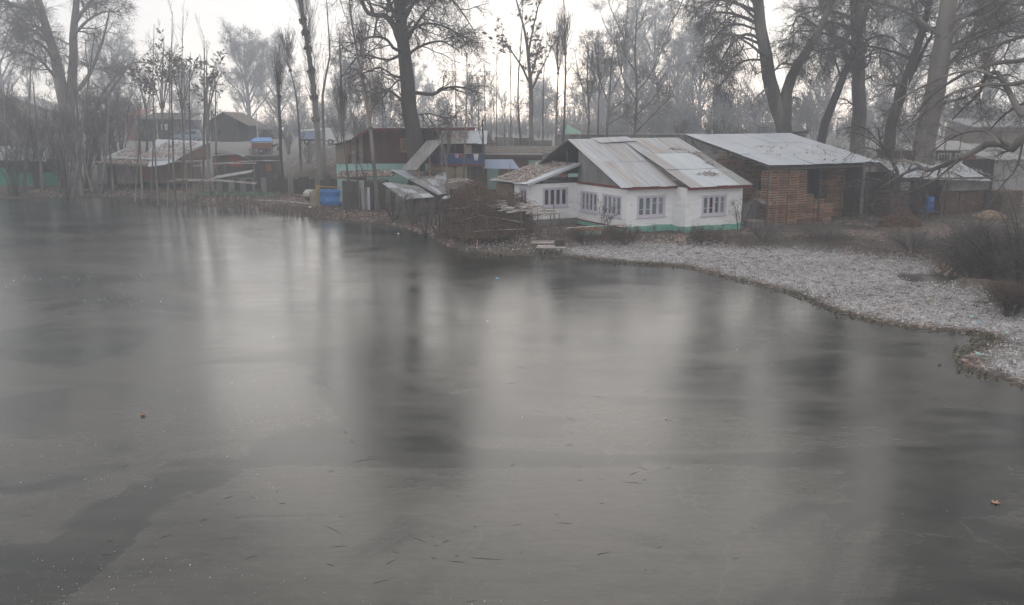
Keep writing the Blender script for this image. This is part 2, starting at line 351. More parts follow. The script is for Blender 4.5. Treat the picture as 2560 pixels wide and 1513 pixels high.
def height(P):
    P = np.asarray(P, float).reshape(-1, 2)
    ins = inside(P, POND); d = dist(P, POND) + wob(P, .9, 1) * .25
    land = .05 + .5 * sstep(0, 1.6, d) + wob(P, .35, 2) * .07 * sstep(0, 1, d)
    m = inside(P, MATB); dm = dist(P, MATB)
    matz = .035 + .05 * sstep(0, 1.0, d) + wob(P, 1.6, 3) * .035
    land = np.where(m, matz + (land - matz) * (1 - sstep(0, .8, dm)) * .35, land)
    cr = inside(P, CREEK); land = np.where(cr, -.25 * sstep(0, .5, dist(P, CREEK)) + .03, land)
    left = sstep(-18, -32, P[:, 0])
    y0 = 88 + 6 * left; y1 = 104 + 10 * left
    emb = 4.3 * sstep(0, 1, (P[:, 1] - y0) / (y1 - y0))
    land = land + emb + wob(P, .12, 5) * .25 * sstep(90, 115, P[:, 1])
    z = np.where(ins, -.12 - .5 * sstep(0, 2, d), land)
    return z
def hz(x, y): return float(height([(x, y)])[0])
def ga(u, v):                              # ground point under a pixel, on the real terrain
    z = .3
    for _ in range(25):
        p = gp(u, v, z); z = .5 * z + .5 * hz(p[0], p[1])
    p[2] = hz(p[0], p[1]); return p

xs = np.concatenate([np.arange(-190, -60, 6), np.arange(-60, 46, .42), np.arange(46, 191, 6)])
ys = np.concatenate([np.arange(-14, 20, 2), np.arange(20, 98, .42), np.arange(98, 130, 1.5), np.arange(130, 292, 8)])
X, Y = np.meshgrid(xs, ys, indexing='ij'); P2 = np.stack([X.ravel(), Y.ravel()], 1)
Z = height(P2); Vg = np.column_stack([P2, Z])
ny = len(ys); ii, jj = np.meshgrid(np.arange(len(xs) - 1), np.arange(ny - 1), indexing='ij')
q = (ii * ny + jj).ravel(); Qg = np.stack([q, q + ny, q + ny + 1, q + 1], 1)
g = bpy.data.objects.new('ground', mesh_np('ground', Vg, Qg, mat=M['ground'], smooth=True)); link(g, kind='structure', label='brown leaf strewn earth banks around the frozen pond')
frost_w = inside(P2, MATB) & ~inside(P2, POND) & ~inside(P2, CREEK); fd = np.minimum(dist(P2, MATB), dist(P2, POND) - .45); fw_ = np.where(frost_w, np.clip(fd / .7, 0, 1) * sstep(2.2, 4.2, P2[:, 0]) * np.clip(.8 + .45 * wob(P2, .7, 91), .25, 1), 0)
fa_attr = g.data.attributes.new('frost', 'FLOAT', 'POINT'); fa_attr.data.foreach_set('value', fw_.astype(np.float32))
ice = MB().poly([(-170, -14, 0), (60, -14, 0), (60, 96, 0), (-170, 96, 0)], [(0, 1, 2, 3)]).build('pond_ice', M['ice'], kind='structure', label='frozen grey pond with blurred reflections of trees and sky')

# ------------------------------------------------------------------ trees
def norm(v): return v / (np.linalg.norm(v, axis=-1, keepdims=True) + 1e-9)
def spline(pts, k):
    p = np.asarray(pts, float); n = len(p)
    if n == 2: t = np.linspace(0, 1, k)[:, None]; return p[0] * (1 - t) + p[1] * t
    e = np.vstack([2 * p[0] - p[1], p, 2 * p[-1] - p[-2]]); L = np.concatenate([[0], np.cumsum(np.linalg.norm(np.diff(p, axis=0), axis=1))])
    s = np.linspace(0, L[-1], k); i = np.clip(np.searchsorted(L, s, 'right') - 1, 0, n - 2); t = ((s - L[i]) / (L[i + 1] - L[i] + 1e-9))[:, None]
    a, b, c, d = e[i], e[i + 1], e[i + 2], e[i + 3]
    return .5 * (2 * b + (c - a) * t + (2 * a - 5 * b + 4 * c - d) * t * t + (3 * b - a - 3 * c + d) * t ** 3)
def kids(rng, P, R, n, t0, t1, ang, ln, K, up, wig, ratio, rmax, rmin, fall=.5):
    N, Kp, _ = P.shape; idx = np.repeat(np.arange(N), n); m = len(idx)
    t = t0 + (t1 - t0) * rng.random(m) ** .85; s = t * (Kp - 1) * .9999; i = s.astype(int); fr = (s - i)[:, None]
    st = P[idx, i] * (1 - fr) + P[idx, i + 1] * fr; tan = norm(P[idx, i + 1] - P[idx, i]); r = R[idx, i] * (1 - fr[:, 0]) + R[idx, i + 1] * fr[:, 0]
    v = rng.normal(size=(m, 3)); v = norm(v - (v * tan).sum(1, keepdims=True) * tan); a = RAD(1) * rng.uniform(*ang, m)[:, None]
    d = np.cos(a) * tan + np.sin(a) * v; L = (ln * rng.uniform(.55, 1.25, m) * (1 - fall * t))[:, None]
    out = np.zeros((m, K, 3)); out[:, 0] = st
    for k in range(1, K):
        d = norm(d + rng.normal(size=(m, 3)) * wig + np.array([0, 0, up])); out[:, k] = out[:, k - 1] + d * L / (K - 1)
    r0 = np.clip(r * ratio, rmin, rmax); Rk = r0[:, None] * np.linspace(1, .35, K)[None]
    return out, np.maximum(Rk, rmin * .5)
def tubes(P, R, S):
    N, K, _ = P.shape; T = norm(np.gradient(P, axis=1)); ref = np.array([.31, .43, .07]); A = norm(np.cross(T, ref)); B = np.cross(T, A)
    th = np.arange(S) * 2 * math.pi / S
    V = P[:, :, None] + R[:, :, None, None] * (np.cos(th)[None, None, :, None] * A[:, :, None] + np.sin(th)[None, None, :, None] * B[:, :, None])
    n, k, s = np.meshgrid(np.arange(N), np.arange(K - 1), np.arange(S), indexing='ij'); b = (n * K + k) * S
    Q = np.stack([b + s, b + (s + 1) % S, b + S + (s + 1) % S, b + S + s], -1).reshape(-1, 4)
    return V.reshape(-1, 3), Q
def spikes(rng, P, n, ln, r, ang, up):      # the last twigs: three-sided points
    N, K, _ = P.shape; idx = np.repeat(np.arange(N), n); m = len(idx); t = rng.uniform(.15, 1, m) * (K - 1) * .9999; i = t.astype(int); fr = (t - i)[:, None]
    st = P[idx, i] * (1 - fr) + P[idx, i + 1] * fr; tan = norm(P[idx, i + 1] - P[idx, i]); v = norm(rng.normal(size=(m, 3)))
    a = RAD(1) * rng.uniform(*ang, m)[:, None]; d = norm(np.cos(a) * tan + np.sin(a) * v + np.array([0, 0, up])); tip = st + d * (ln * rng.uniform(.5, 1.4, m))[:, None]
    A = norm(np.cross(d, np.array([.31, .43, .07]))); B = np.cross(d, A); V = np.empty((m, 4, 3))
    for j in range(3): V[:, j] = st + r * (math.cos(2.094 * j) * A + math.sin(2.094 * j) * B)
    V[:, 3] = tip; b = np.arange(m)[:, None] * 4
    T = np.stack([b + np.array([[0, 1, 3]]), b + np.array([[1, 2, 3]]), b + np.array([[2, 0, 3]])], 1).reshape(-1, 3)
    return V.reshape(-1, 3), T
def leaf_quads(rng, C, size, up=None, flat=0.0):
    m = len(C); n = norm(rng.normal(size=(m, 3)) * np.array([1, 1, 1 - flat]) + (np.array([0, 0, 1.0]) * flat * 2)); a = norm(np.cross(n, rng.normal(size=(m, 3)))); b = np.cross(n, a)
    s = (size * np.clip(rng.lognormal(-.1, .38, m), .35, 2.0))[:, None]; V = np.stack([C - a * s, C - b * s * .55, C + a * s, C + b * s * .55], 1)
    return V.reshape(-1, 3), np.arange(m * 4).reshape(-1, 4)
def pick(rng, P, m):
    N, K, _ = P.shape; i = rng.integers(0, N, m); k = rng.uniform(.2, 1, m) * (K - 1) * .999; j = k.astype(int); f = (k - j)[:, None]; return P[i, j] * (1 - f) + P[i, j + 1] * f
def join(parts):
    V, Q, T, o = [], [], [], 0
    for p in parts:
        v, f = p; V.append(v); (Q if f.shape[1] == 4 else T).append(f + o); o += len(v)
    return np.concatenate(V), np.concatenate(Q) if Q else None, np.concatenate(T) if T else None

def make_tree(name, base, limbs, levels, seed, label, bark, twigm, group=None, cat='tree', spk=(4, .45, .010, (15, 60), -.05), leaves=0, leaf_size=.06, leafm=None, S0=9, K0=14, trunk_level=1, knots=None):
    """limbs: [(points relative to base, r0, r1)]; levels: dicts for kids(); spk: last twigs"""
    rng = np.random.default_rng(seed); root = empty(name, base, 0, label, cat, group)
    P = np.stack([spline(l[0], K0) for l in limbs]); R = np.stack([np.linspace(1, 0, K0) ** .8 * (l[1] - l[2]) + l[2] for l in limbs])
    P[:, 1:-1] += rng.normal(size=P[:, 1:-1].shape) * np.minimum(R[:, 1:-1, None] * .12, .06)
    if limbs[0][0][0][2] < .5: R[0, 0] *= 1.35
    tr = [tubes(P, R, S0)]; cr = []; last = P
    for k, l in enumerate(levels):
        P, R = kids(rng, P, R, l['n'], l.get('t0', .25), l.get('t1', 1), l.get('ang', (25, 70)), l['ln'], l['K'], l.get('up', 0), l.get('wig', .15), l.get('ratio', .55), l.get('rmax', .2), l['rmin'], l.get('fall', .5))
        (tr if k < trunk_level else cr).append(tubes(P, R, l['S'])); last = P
    if spk: cr.append(spikes(rng, last, *spk))
    if knots is not None:
        for c, r in knots:
            kr = norm(rng.normal(size=(26, 1, 3)) + np.array([0, 0, .2])) * r; kp = np.concatenate([np.zeros_like(kr), kr], 1) + np.array(c); tr.append(tubes(kp, np.full((26, 2), r * .30), 4))
    V, Q, T = join(tr); link(bpy.data.objects.new('trunk', mesh_np('trunk', V, Q, T, bark, True)), root)
    if cr: V, Q, T = join(cr); link(bpy.data.objects.new('crown', mesh_np('crown', V, Q, T, twigm)), root)
    if leaves:
        V, Q = leaf_quads(rng, pick(rng, last, leaves), leaf_size); link(bpy.data.objects.new('foliage', mesh_np('foliage', V, Q, None, leafm or M['dry_leaf'])), root)
    return root

def px_limb(pts, Y, base, dy=0.0):          # a limb measured in the photograph, leaning dy metres towards or away from the pond
    n = len(pts); return [at(u, v, Y + dy * i / (n - 1)) - base for i, (u, v) in enumerate(pts)]

def crown_limbs(rng, trunk, n, z0, z1, spread, rise, r):   # further limbs leaving a trunk polyline
    tp = spline(trunk, 30); out = []
    for i in range(n):
        z = z0 + (z1 - z0) * (i + rng.random() * .6) / n; p = tp[np.argmin(abs(tp[:, 2] - z))]; a = rng.uniform(0, 6.28) + i * 2.4
        L = spread * rng.uniform(.7, 1.1) * (1 - .45 * (z - z0) / max(z1 - z0, 1e-3)); d = np.array([math.cos(a), math.sin(a), 0])
        out.append(([p, p + d * L * .35 + [0, 0, L * rise * .5], p + d * L * .7 + [0, 0, L * rise * .8], p + d * L + [0, 0, L * rise * .75]], r * rng.uniform(.7, 1.1), r * .18))
    return out

BIG = [dict(n=8, ln=4.2, K=7, S=5, up=-.02, wig=.22, ratio=.5, rmax=.13, rmin=.05, ang=(30, 75), t0=.2),
       dict(n=6, ln=2.2, K=5, S=4, up=-.05, wig=.25, ratio=.55, rmax=.06, rmin=.026, ang=(30, 75), t0=.15),
       dict(n=6, ln=1.25, K=4, S=3, up=-.12, wig=.28, ratio=.6, rmax=.022, rmin=.010, ang=(30, 80), t0=.1)]

# the big plane tree standing through the red house
YC = 77.5; b = at(1042, 405, YC); b[2] = hz(b[0], b[1]); bC = b
tk = [np.zeros(3)] + px_limb([(1040, 380), (1030, 310), (1020, 220), (1009, 120), (1003, 40), (998, -60), (992, -180), (985, -320)], YC, b)
rg = np.random.default_rng(3)
L = [(tk, .86, .16)]
for pts, dy, r in [([(1011, 135), (985, 65), (965, 42), (935, 38), (915, 28), (898, -25), (880, -95)], 2, .34), ([(1006, 75), (978, 20), (955, -35), (930, -125)], -2, .22),
                ([(1013, 128), (985, 122), (965, 98), (930, 92), (880, 110)], -3, .16), ([(1040, 232), (1085, 236), (1110, 222), (1150, 218), (1210, 236)], -1.5, .17),
                ([(1016, 105), (1040, 62), (1070, 22), (1120, -30)], 3, .15), ([(1012, 262), (988, 236), (966, 226), (930, 215)], 2.5, .14), ([(1005, 60), (1050, -30), (1100, -140)], -3, .2),
                ([(1018, 195), (985, 190), (950, 170), (905, 185)], -4, .12), ([(1012, 140), (1065, 110), (1110, 105), (1150, 130)], 3.5, .14), ([(1010, 90), (1060, 60), (1120, 70), (1170, 110)], -3, .13),
                ([(1020, 240), (1000, 200), (960, 240), (915, 290)], -3, .10), ([(1000, 0), (950, -60), (880, -60), (840, 0)], 2.5, .16), ([(1003, 20), (1070, -20), (1130, 0), (1175, 60)], -2, .15),
                ([(1011, 130), (970, 150), (900, 140), (850, 200)], 3, .13), ([(1026, 290), (1075, 285), (1120, 300)], 2, .07)]:
    L.append((px_limb(pts, YC, b, dy), r, .035))
L += crown_limbs(rg, tk, 16, 14, 28, 7.0, .35, .2)
make_tree('plane_tree', b, L, BIG, 11, 'huge dark plane tree rising through the roof of the red timber house', M['bark_dark'], M['twig'], 'big plane trees', spk=(3, .55, .010, (15, 70), -.12), leaves=2000, leaf_size=.06)

# two great trunks behind the crate shed
def plane(u, v, Y, trunk_px, limbs_px, r0, seed, label, bark='bark_grey', n=12, z0=12, z1=26, spread=7.5, topx=0, levels=BIG, spk=(3, .6, .010, (15, 70), -.12), twig='twig', r1=.16, ext=None, leaves=1300, lr=.2, group='big plane trees'):
    b = at(u, v, Y); b[2] = hz(b[0], b[1]); rng = np.random.default_rng(seed)
    tk = [np.zeros(3)] + px_limb(trunk_px, Y, b)
    if ext: tk.append(tk[-1] + np.array(ext))
    L = [(tk, r0, r1)]
    for pts, dy, r in limbs_px: L.append((px_limb(pts, Y, b, dy), r, max(.035, r * .2)))
    L += crown_limbs(rng, tk, n, z0, z1, spread, .3, lr)
    return make_tree('plane_tree', b, L, levels, seed, label, M[bark], M[twig], group, spk=spk, leaves=leaves, leaf_size=.08)
DROOP = [dict(n=8, ln=4.2, K=7, S=5, up=-.10, wig=.22, ratio=.5, rmax=.12, rmin=.05, ang=(30, 80), t0=.2),
         dict(n=6, ln=2.4, K=5, S=4, up=-.16, wig=.25, ratio=.55, rmax=.06, rmin=.025, ang=(30, 75), t0=.15),
         dict(n=6, ln=1.35, K=4, S=3, up=-.25, wig=.25, ratio=.6, rmax=.022, rmin=.010, ang=(25, 75), t0=.1)]
plane(1975, 345, 82, [(1960, 320), (1935, 250), (1918, 165), (1906, 90), (1897, 30), (1890, -60), (1880, -180)],
      [([(1960, 330), (1968, 225), (1990, 170), (2025, 110), (2055, 60), (2080, 0), (2100, -90)], 2, .62), ([(1910, 110), (1880, 88), (1850, 92), (1815, 130), (1790, 190)], -2, .17),
       ([(1900, 60), (1860, 20), (1820, 0), (1770, 5), (1720, 40)], -3, .14), ([(1912, 150), (1870, 150), (1840, 165), (1800, 210)], 2, .12), ([(1900, 30), (1850, -40), (1780, -60), (1720, -20), (1690, 40)], 2, .16),
       ([(1925, 190), (1955, 160), (1985, 165)], -2, .08), ([(2050, 70), (2000, 40), (1985, 60), (1985, 110)], -2, .09), ([(1905, 80), (1840, 60), (1790, 90), (1760, 170)], 3, .12)], .85, 21,
      'forked plane tree with drooping twigs behind the crate shed', levels=DROOP, n=10, ext=(-.8, .5, 5))
plane(2150, 345, 86, [(2148, 300), (2146, 200), (2142, 100), (2140, 20), (2138, -80), (2135, -200)],
      [([(2146, 190), (2105, 125), (2075, 75), (2060, 30), (2040, -40)], 1.5, .42), ([(2145, 120), (2190, 90), (2230, 95), (2270, 130)], -2, .13), ([(2142, 60), (2180, 10), (2230, -40)], 2, .2), ([(2146, 150), (2200, 130), (2235, 150), (2265, 200)], 2, .11)], .8, 22,
      'straight pale plane trunk between the two leaning trunks', n=13, z1=32, ext=(0, 0, 9))
plane(2045, 372, 80, [(2056, 330), (2080, 265), (2105, 200), (2125, 150), (2150, 80), (2180, -20), (2200, -120)], [([(2105, 200), (2085, 150), (2050, 130), (2010, 150)], -2, .1)], .48, 23, 'dark trunk leaning right at the corner of the crate shed roof', bark='bark_dark', n=6, spread=5.5, r1=.1, leaves=1500, lr=.14)
plane(2215, 350, 78, [(2230, 310), (2255, 230), (2280, 155), (2305, 80), (2318, 40), (2325, -20), (2330, -120)], [([(2262, 215), (2290, 165), (2320, 105), (2345, 60)], 1, .24), ([(2305, 75), (2285, 30), (2270, -30)], -1.5, .2)], .6, 24, 'dark leaning trunk with a pale pole tied beside it', bark='bark_dark', n=7, spread=6, r1=.12, lr=.16, leaves=1500)
plane(2310, 400, 72, [(2318, 330), (2330, 255), (2345, 170), (2358, 90), (2370, 10), (2385, -90), (2400, -220)],
      [([(2350, 150), (2375, 90), (2410, 60), (2460, 45), (2500, 20), (2520, -20)], -3, .26), ([(2352, 135), (2400, 105), (2450, 80), (2520, 60), (2600, 40)], 2, .2), ([(2335, 265), (2370, 255), (2420, 240), (2500, 190)], -2, .15), ([(2365, 60), (2395, 20), (2430, -20)], 2, .18), ([(2345, 185), (2400, 130), (2440, 60), (2450, -40)], 3, .2)], .98, 25,
      'thickest pale plane trunk at the far right behind the firewood shed', bark='bark_pale', n=15, z1=34, spread=9, ext=(1, 0, 10))

# the tree whose long pale limbs reach in over the firewood shed from beyond the right edge
bE = np.array([32.0, 49.0, 0.4]); bE[2] = hz(32, 49)
YE = 47.0
LE = [([np.zeros(3), np.array([.3, .2, 5.]), np.array([0.0, .5, 10.]), np.array([1.0, 0.5, 18.]), np.array([.5, 1.0, 31.])], .75, .15)]
for pts, dy, r in [([(2640, 300), (2560, 345), (2530, 372), (2500, 358), (2460, 362), (2420, 388), (2370, 408), (2330, 425), (2290, 420), (2250, 440), (2200, 470)], 9, .27),
                   ([(2660, 260), (2560, 290), (2530, 240), (2505, 200), (2490, 180), (2460, 190), (2455, 225), (2420, 260), (2380, 300)], 5, .21),
                   ([(2400, 398), (2350, 440), (2300, 470), (2255, 488)], 4, .07), ([(2320, 428), (2285, 408), (2250, 402), (2235, 408), (2215, 395)], 6, .09),
                   ([(2640, 120), (2560, 150), (2480, 160), (2400, 190), (2330, 240), (2280, 300)], 4, .14), ([(2640, 180), (2540, 210), (2440, 215), (2350, 250), (2260, 330)], 3, .13),
                   ([(2650, 60), (2560, 90), (2470, 120), (2400, 150)], 3, .12), ([(2640, 10), (2540, 40), (2450, 90), (2380, 110)], 5, .12), ([(2650, -60), (2560, -40), (2470, 10), (2420, 40)], 4, .14),
                   ([(2480, 190), (2440, 175), (2380, 185), (2300, 220), (2230, 260)], 4, .08), ([(2560, 345), (2540, 420), (2500, 470), (2470, 520)], 2, .06), ([(2640, 330), (2580, 260), (2520, 280), (2470, 330)], 6, .10),
                   ([(2500, 360), (2470, 330), (2420, 330), (2370, 350), (2330, 380)], 5, .07)]:
    LE.append((px_limb(pts, YE - 1, bE, dy), r, .035))
LE += crown_limbs(np.random.default_rng(5), [np.array(p) for p in LE[0][0]], 26, 7, 31, 13.5, .3, .2)
RIGHT = [dict(n=6, ln=2.6, K=6, S=4, up=-.05, wig=.26, ratio=.5, rmax=.07, rmin=.028, ang=(30, 80), t0=.2),
         dict(n=5, ln=1.3, K=5, S=3, up=-.09, wig=.3, ratio=.55, rmax=.03, rmin=.014, ang=(30, 80), t0=.15),
         dict(n=5, ln=.7, K=4, S=3, up=-.12, wig=.3, ratio=.6, rmax=.014, rmin=.008, ang=(30, 80), t0=.1)]
make_tree('plane_tree', bE, LE, RIGHT, 31, 'near tree at the right edge with pale twisting limbs reaching in', M['bark_grey'], M['twig'], 'big plane trees', spk=(3, .3, .008, (15, 70), -.08), leaves=500, leaf_size=.05, K0=14)

# far-left giant, hazy
LEFT = [dict(n=9, ln=5.0, K=6, S=4, up=-.02, wig=.2, ratio=.5, rmax=.14, rmin=.06, ang=(25, 70), t0=.15),
        dict(n=8, ln=2.8, K=4, S=3, up=-.1, wig=.25, ratio=.55, rmax=.06, rmin=.035, ang=(30, 75), t0=.15),
        dict(n=6, ln=1.7, K=3, S=3, up=-.2, wig=.25, ratio=.6, rmax=.026, rmin=.013, ang=(25, 75), t0=.1)]
plane(172, 350, 125, [(168, 310), (155, 230), (135, 140), (115, 70), (95, 0), (80, -70), (60, -160)],
      [([(170, 330), (178, 240), (182, 150), (186, 70), (190, 0), (196, -80), (205, -180)], 2, .8), ([(182, 240), (215, 200), (235, 160), (260, 90), (275, 20)], -3, .34), ([(115, 70), (85, 30), (50, 20), (10, 10)], 2, .3), ([(135, 140), (105, 75), (60, 60), (20, 80)], -3, .28),
       ([(240, 275), (290, 210), (320, 165), (350, 155), (400, 165)], 2, .26), ([(170, 330), (240, 270), (262, 225), (310, 170)], 3, .4), ([(182, 90), (220, 50), (260, 30), (300, 30)], 3, .25), ([(150, 210), (100, 150), (50, 130), (0, 150)], 3, .25), ([(186, 60), (230, 0), (280, -30)], -3, .3)],
      .95, 41, 'giant hazy two stemmed plane tree over the far left thicket', bark='bark_pale', levels=LEFT, n=11, z0=10, z1=34, spread=10, spk=(2, 1.0, .014, (15, 70), -.2), twig='twig', leaves=1500, lr=.3)

# hazy round-crowned trees far behind: one grown, the others copies of it turned and scaled
FAR = [dict(n=9, ln=4.5, K=5, S=4, up=.10, wig=.15, ratio=.5, rmax=.14, rmin=.06, ang=(20, 50), t0=.15),
       dict(n=8, ln=2.6, K=4, S=3, up=.05, wig=.2, ratio=.55, rmax=.06, rmin=.034, ang=(25, 60), t0=.15),
       dict(n=5, ln=1.5, K=3, S=3, up=.0, wig=.25, ratio=.6, rmax=.036, rmin=.022, ang=(25, 70), t0=.1)]
def far_tree(seed, h, nl, spread, loc, label, group, leaves=0, scale=None, rz=0):
    rng = np.random.default_rng(seed); tk = [np.array([0, 0, 0.]), np.array([.2, .1, h * .3]), np.array([-.2, .2, h * .6]), np.array([.1, 0, h * .93])]; L = [(tk, h * .022, .05)]
    for i in range(nl):
        a = i * 2.4 + rng.uniform(-.4, .4); z = h * (.12 + .55 * i / nl); d = np.array([math.cos(a), math.sin(a), 0]); s = spread * rng.uniform(.7, 1.05) * (1 - .35 * i / nl)
        L.append(([[0, 0, z], d * s * .35 + [0, 0, z + h * .13], d * s * .7 + [0, 0, z + h * .25], d * s * .85 + [0, 0, z + h * .34]], h * .009, .04))
    return make_tree('bare_tree', loc, L, FAR, seed, label, M['bark_haze'], M['twig_rime'], group, spk=(2, .9, .024, (15, 60), 0), leaves=leaves, S0=6, K0=10)
def onland(u, Y):
    p = at(u, 350, Y); p[2] = hz(p[0], p[1]); return p
GF = 'hazy trees far behind the road'
fa = far_tree(51, 34, 14, 10.5, onland(1560, 205), 'tallest hazy round crowned tree behind the white house', GF)
fb = far_tree(52, 25, 13, 8.0, onland(625, 215), 'hazy dome shaped tree standing between the gable house and the tall poplar', GF)
for u, Y, k, s, lab in [(1630, 222, fa, (1.0, 1.0, .95), 'hazy tree directly right of the tallest round crowned one'), (1745, 200, fb, 1.05, 'hazy tree behind the gap between white house and crate shed roof'),
                        (700, 235, fb, 1.0, 'fainter hazy tree right of the dome shaped one'), (1500, 225, fb, .85, 'faint low hazy tree left of the tallest round crowned one'), (20, 215, fa, .8, 'very faint tree at the left edge behind the giant plane tree'),
                        (300, 215, fb, .95, 'faint hazy tree between the giant plane tree and the leafy cluster'), (1690, 240, fa, .8, 'faintest hazy tree seen past the drooping plane twigs'), (880, 235, fb, .85, 'pale hazy tree seen behind the slim trunks left of the red house'),
                        (2060, 190, fa, .9, 'hazy crown filling the gap between the forked plane tree and its neighbour'), (2240, 180, fb, 1.2, 'hazy crown behind the leaning trunks at the right'), (2450, 165, fb, 1.25, 'hazy crown behind the thickest trunk at the right'), (1180, 250, fb, .6, 'low faint tree beyond the balcony house'),
                        (1350, 255, fb, .6, 'low faint tree beyond the slender poplars'), (1040, 258, fa, .6, 'low faint tree directly behind the huge dark plane tree'), (470, 245, fb, .75, 'very faint tree behind the leafy brown cluster')]:
    copy_thing(k, onland(u, Y), random.uniform(0, 6.28), s, lab, GF)

# bare spreading trees on the embankment behind the white house
MIDL = [dict(n=6, ln=3.0, K=6, S=4, up=.08, wig=.16, ratio=.55, rmax=.06, rmin=.03, ang=(20, 50), t0=.15), dict(n=6, ln=1.5, K=4, S=3, up=.04, wig=.2, ratio=.55, rmax=.03, rmin=.016, ang=(25, 60), t0=.15), dict(n=4, ln=.7, K=3, S=3, up=0, wig=.2, ratio=.6, rmax=.016, rmin=.011, ang=(25, 60), t0=.1)]
def mid_tree(seed, u, v, Y, trunk, limbs, r, label, leaves=0, leafs=.12, group='bare trees on the embankment', dy=2, up=None, leafm=None, levels=MIDL):
    b = at(u, v, Y); b[2] = hz(b[0], b[1]); rng = np.random.default_rng(seed)
    L = [([np.zeros(3)] + px_limb(trunk, Y, b), r, .03)] + [(px_limb(p, Y, b, rng.uniform(-dy, dy)), r * .45, .025) for p in limbs]
    return make_tree('bare_tree', b, L, levels, seed, label, M['bark_grey'], M['twig'], group, spk=(3, .5, .012, (15, 50), .05), leaves=leaves, leaf_size=leafs, leafm=leafm, S0=6, K0=12)
mid_tree(61, 1590, 338, 98, [(1588, 300), (1592, 220), (1588, 150), (1590, 70), (1595, 20)], [([(1590, 250), (1560, 200), (1545, 140), (1540, 80)]), ([(1592, 230), (1630, 180), (1650, 120)]), ([(1590, 290), (1640, 240), (1660, 200)]), ([(1590, 180), (1560, 130), (1570, 70)]), ([(1590, 330), (1640, 280), (1680, 240)])], .22, 'bare tree with upswept limbs above the middle of the white house roof')
mid_tree(62, 1520, 340, 97, [(1518, 300), (1524, 240), (1528, 170), (1538, 90)], [([(1522, 260), (1500, 200), (1490, 130), (1480, 90)]), ([(1522, 280), (1560, 250), (1600, 200)]), ([(1524, 240), (1550, 190), (1560, 130)]), ([(1520, 310), (1560, 290), (1590, 300)])], .2, 'bare tree forking low just left of the upswept one')
mid_tree(63, 1470, 332, 100, [(1472, 280), (1468, 200), (1470, 120), (1460, 90)], [([(1470, 300), (1455, 220), (1440, 170)]), ([(1472, 260), (1485, 190), (1480, 110)]), ([(1470, 240), (1450, 200), (1435, 120)])], .16, 'slim bare tree with two close stems beside the green hut')
mid_tree(64, 1495, 345, 99, [(1496, 280), (1498, 200), (1496, 120)], [([(1496, 250), (1510, 190), (1520, 120)]), ([(1497, 230), (1480, 170), (1470, 130)])], .13, 'thin bare tree between the low forked tree and the twin stems')
mid_tree(65, 1330, 345, 100, [(1328, 260), (1325, 190), (1320, 130), (1308, 60), (1290, 0), (1280, -60)], [([(1326, 200), (1345, 130), (1360, 80)]), ([(1325, 210), (1300, 160), (1265, 110), (1240, 85)]), ([(1326, 230), (1355, 170), (1380, 120)]), ([(1320, 140), (1335, 60), (1350, 0), (1362, -40)])], .35, 'thick based bare tree with seed clusters right of the balcony house', leaves=420, leafs=.2)
GB = 'leafy brown clustered trees on the left'
CLU = [dict(n=5, ln=2.4, K=5, S=4, up=.12, wig=.16, ratio=.55, rmax=.05, rmin=.03, ang=(20, 55), t0=.35), dict(n=4, ln=1.2, K=4, S=3, up=.02, wig=.2, ratio=.55, rmax=.03, rmin=.018, ang=(25, 70), t0=.3)]
for i, (u, top, tops, lab) in enumerate([(405, 120, [(385, 150), (430, 130), (450, 160), (370, 190), (410, 90), (440, 110)], 'tallest of the trees carrying brown leaf clumps above the shacks'), (455, 170, [(440, 150), (480, 160), (500, 135), (430, 190), (420, 150)], 'leaf clumped tree with a dark ragged trunk in the cluster'), (520, 190, [(500, 180), (550, 190), (560, 170), (540, 150), (510, 220)], 'rightmost tree carrying brown leaf clumps'), (365, 210, [(345, 200), (385, 220), (395, 180), (330, 170)], 'leftmost tree carrying brown leaf clumps')]):
    mid_tree(70 + i, u, 350, 106 + 2 * (i % 2), [(u + 2, 300), (u - 3, 240), (u + 3, top)], [[(u, 280), ((u + a) / 2, (280 + z) / 2 - 15), (a, z)] for a, z in tops], .16, lab, leaves=2600, leafs=.10, group=GB, dy=2.5, levels=CLU)

# slender poplars: straight stems, some pollarded with bundles of upright shoots
SH = [dict(n=9, ln=2.6, K=5, S=3, up=.28, wig=.07, ratio=.4, rmax=.03, rmin=.016, ang=(15, 40), t0=.3, fall=.3), dict(n=4, ln=.9, K=3, S=3, up=.2, wig=.08, ratio=.6, rmax=.016, rmin=.01, ang=(12, 35), t0=.1)]
def poplar(seed, pts, Y, r, label, knots=(), shoots=9, ln=2.6, t0=.3, group='slender poplars', bark='bark_grey', spk=(2, .35, .008, (10, 40), .1), leaves=0, tip=.02):
    b = at(pts[0][0], pts[0][1], Y); b[2] = hz(b[0], b[1]) - .05
    tk = [np.zeros(3)] + px_limb(pts[1:], Y, b); lv = [dict(SH[0], n=shoots, ln=ln, t0=t0), SH[1]]; kn = []; L = [(tk, r, tip)]; rng = np.random.default_rng(seed)
    tp = spline(tk, 60)
    for (u, v) in knots:
        p = at(u, v, Y) - b; p = tp[np.argmin(np.linalg.norm(tp - p, axis=1))]; kn.append((p, max(r * 1.25, .12)))
        for j in range(7):
            a = rng.uniform(0, 6.28); s = rng.uniform(.15, .5); hgt = rng.uniform(1.2, 3.2); L.append(([p, p + [math.cos(a) * s * .8, math.sin(a) * s * .8, hgt * .35], p + [math.cos(a) * s, math.sin(a) * s, hgt]], .03, .012))
    return make_tree('poplar', b, L, lv, seed, label, M[bark], M['twig'], group, spk=spk, leaves=leaves, leaf_size=.06, S0=6, K0=10, knots=kn)
GP = 'pollarded and slender poplars'
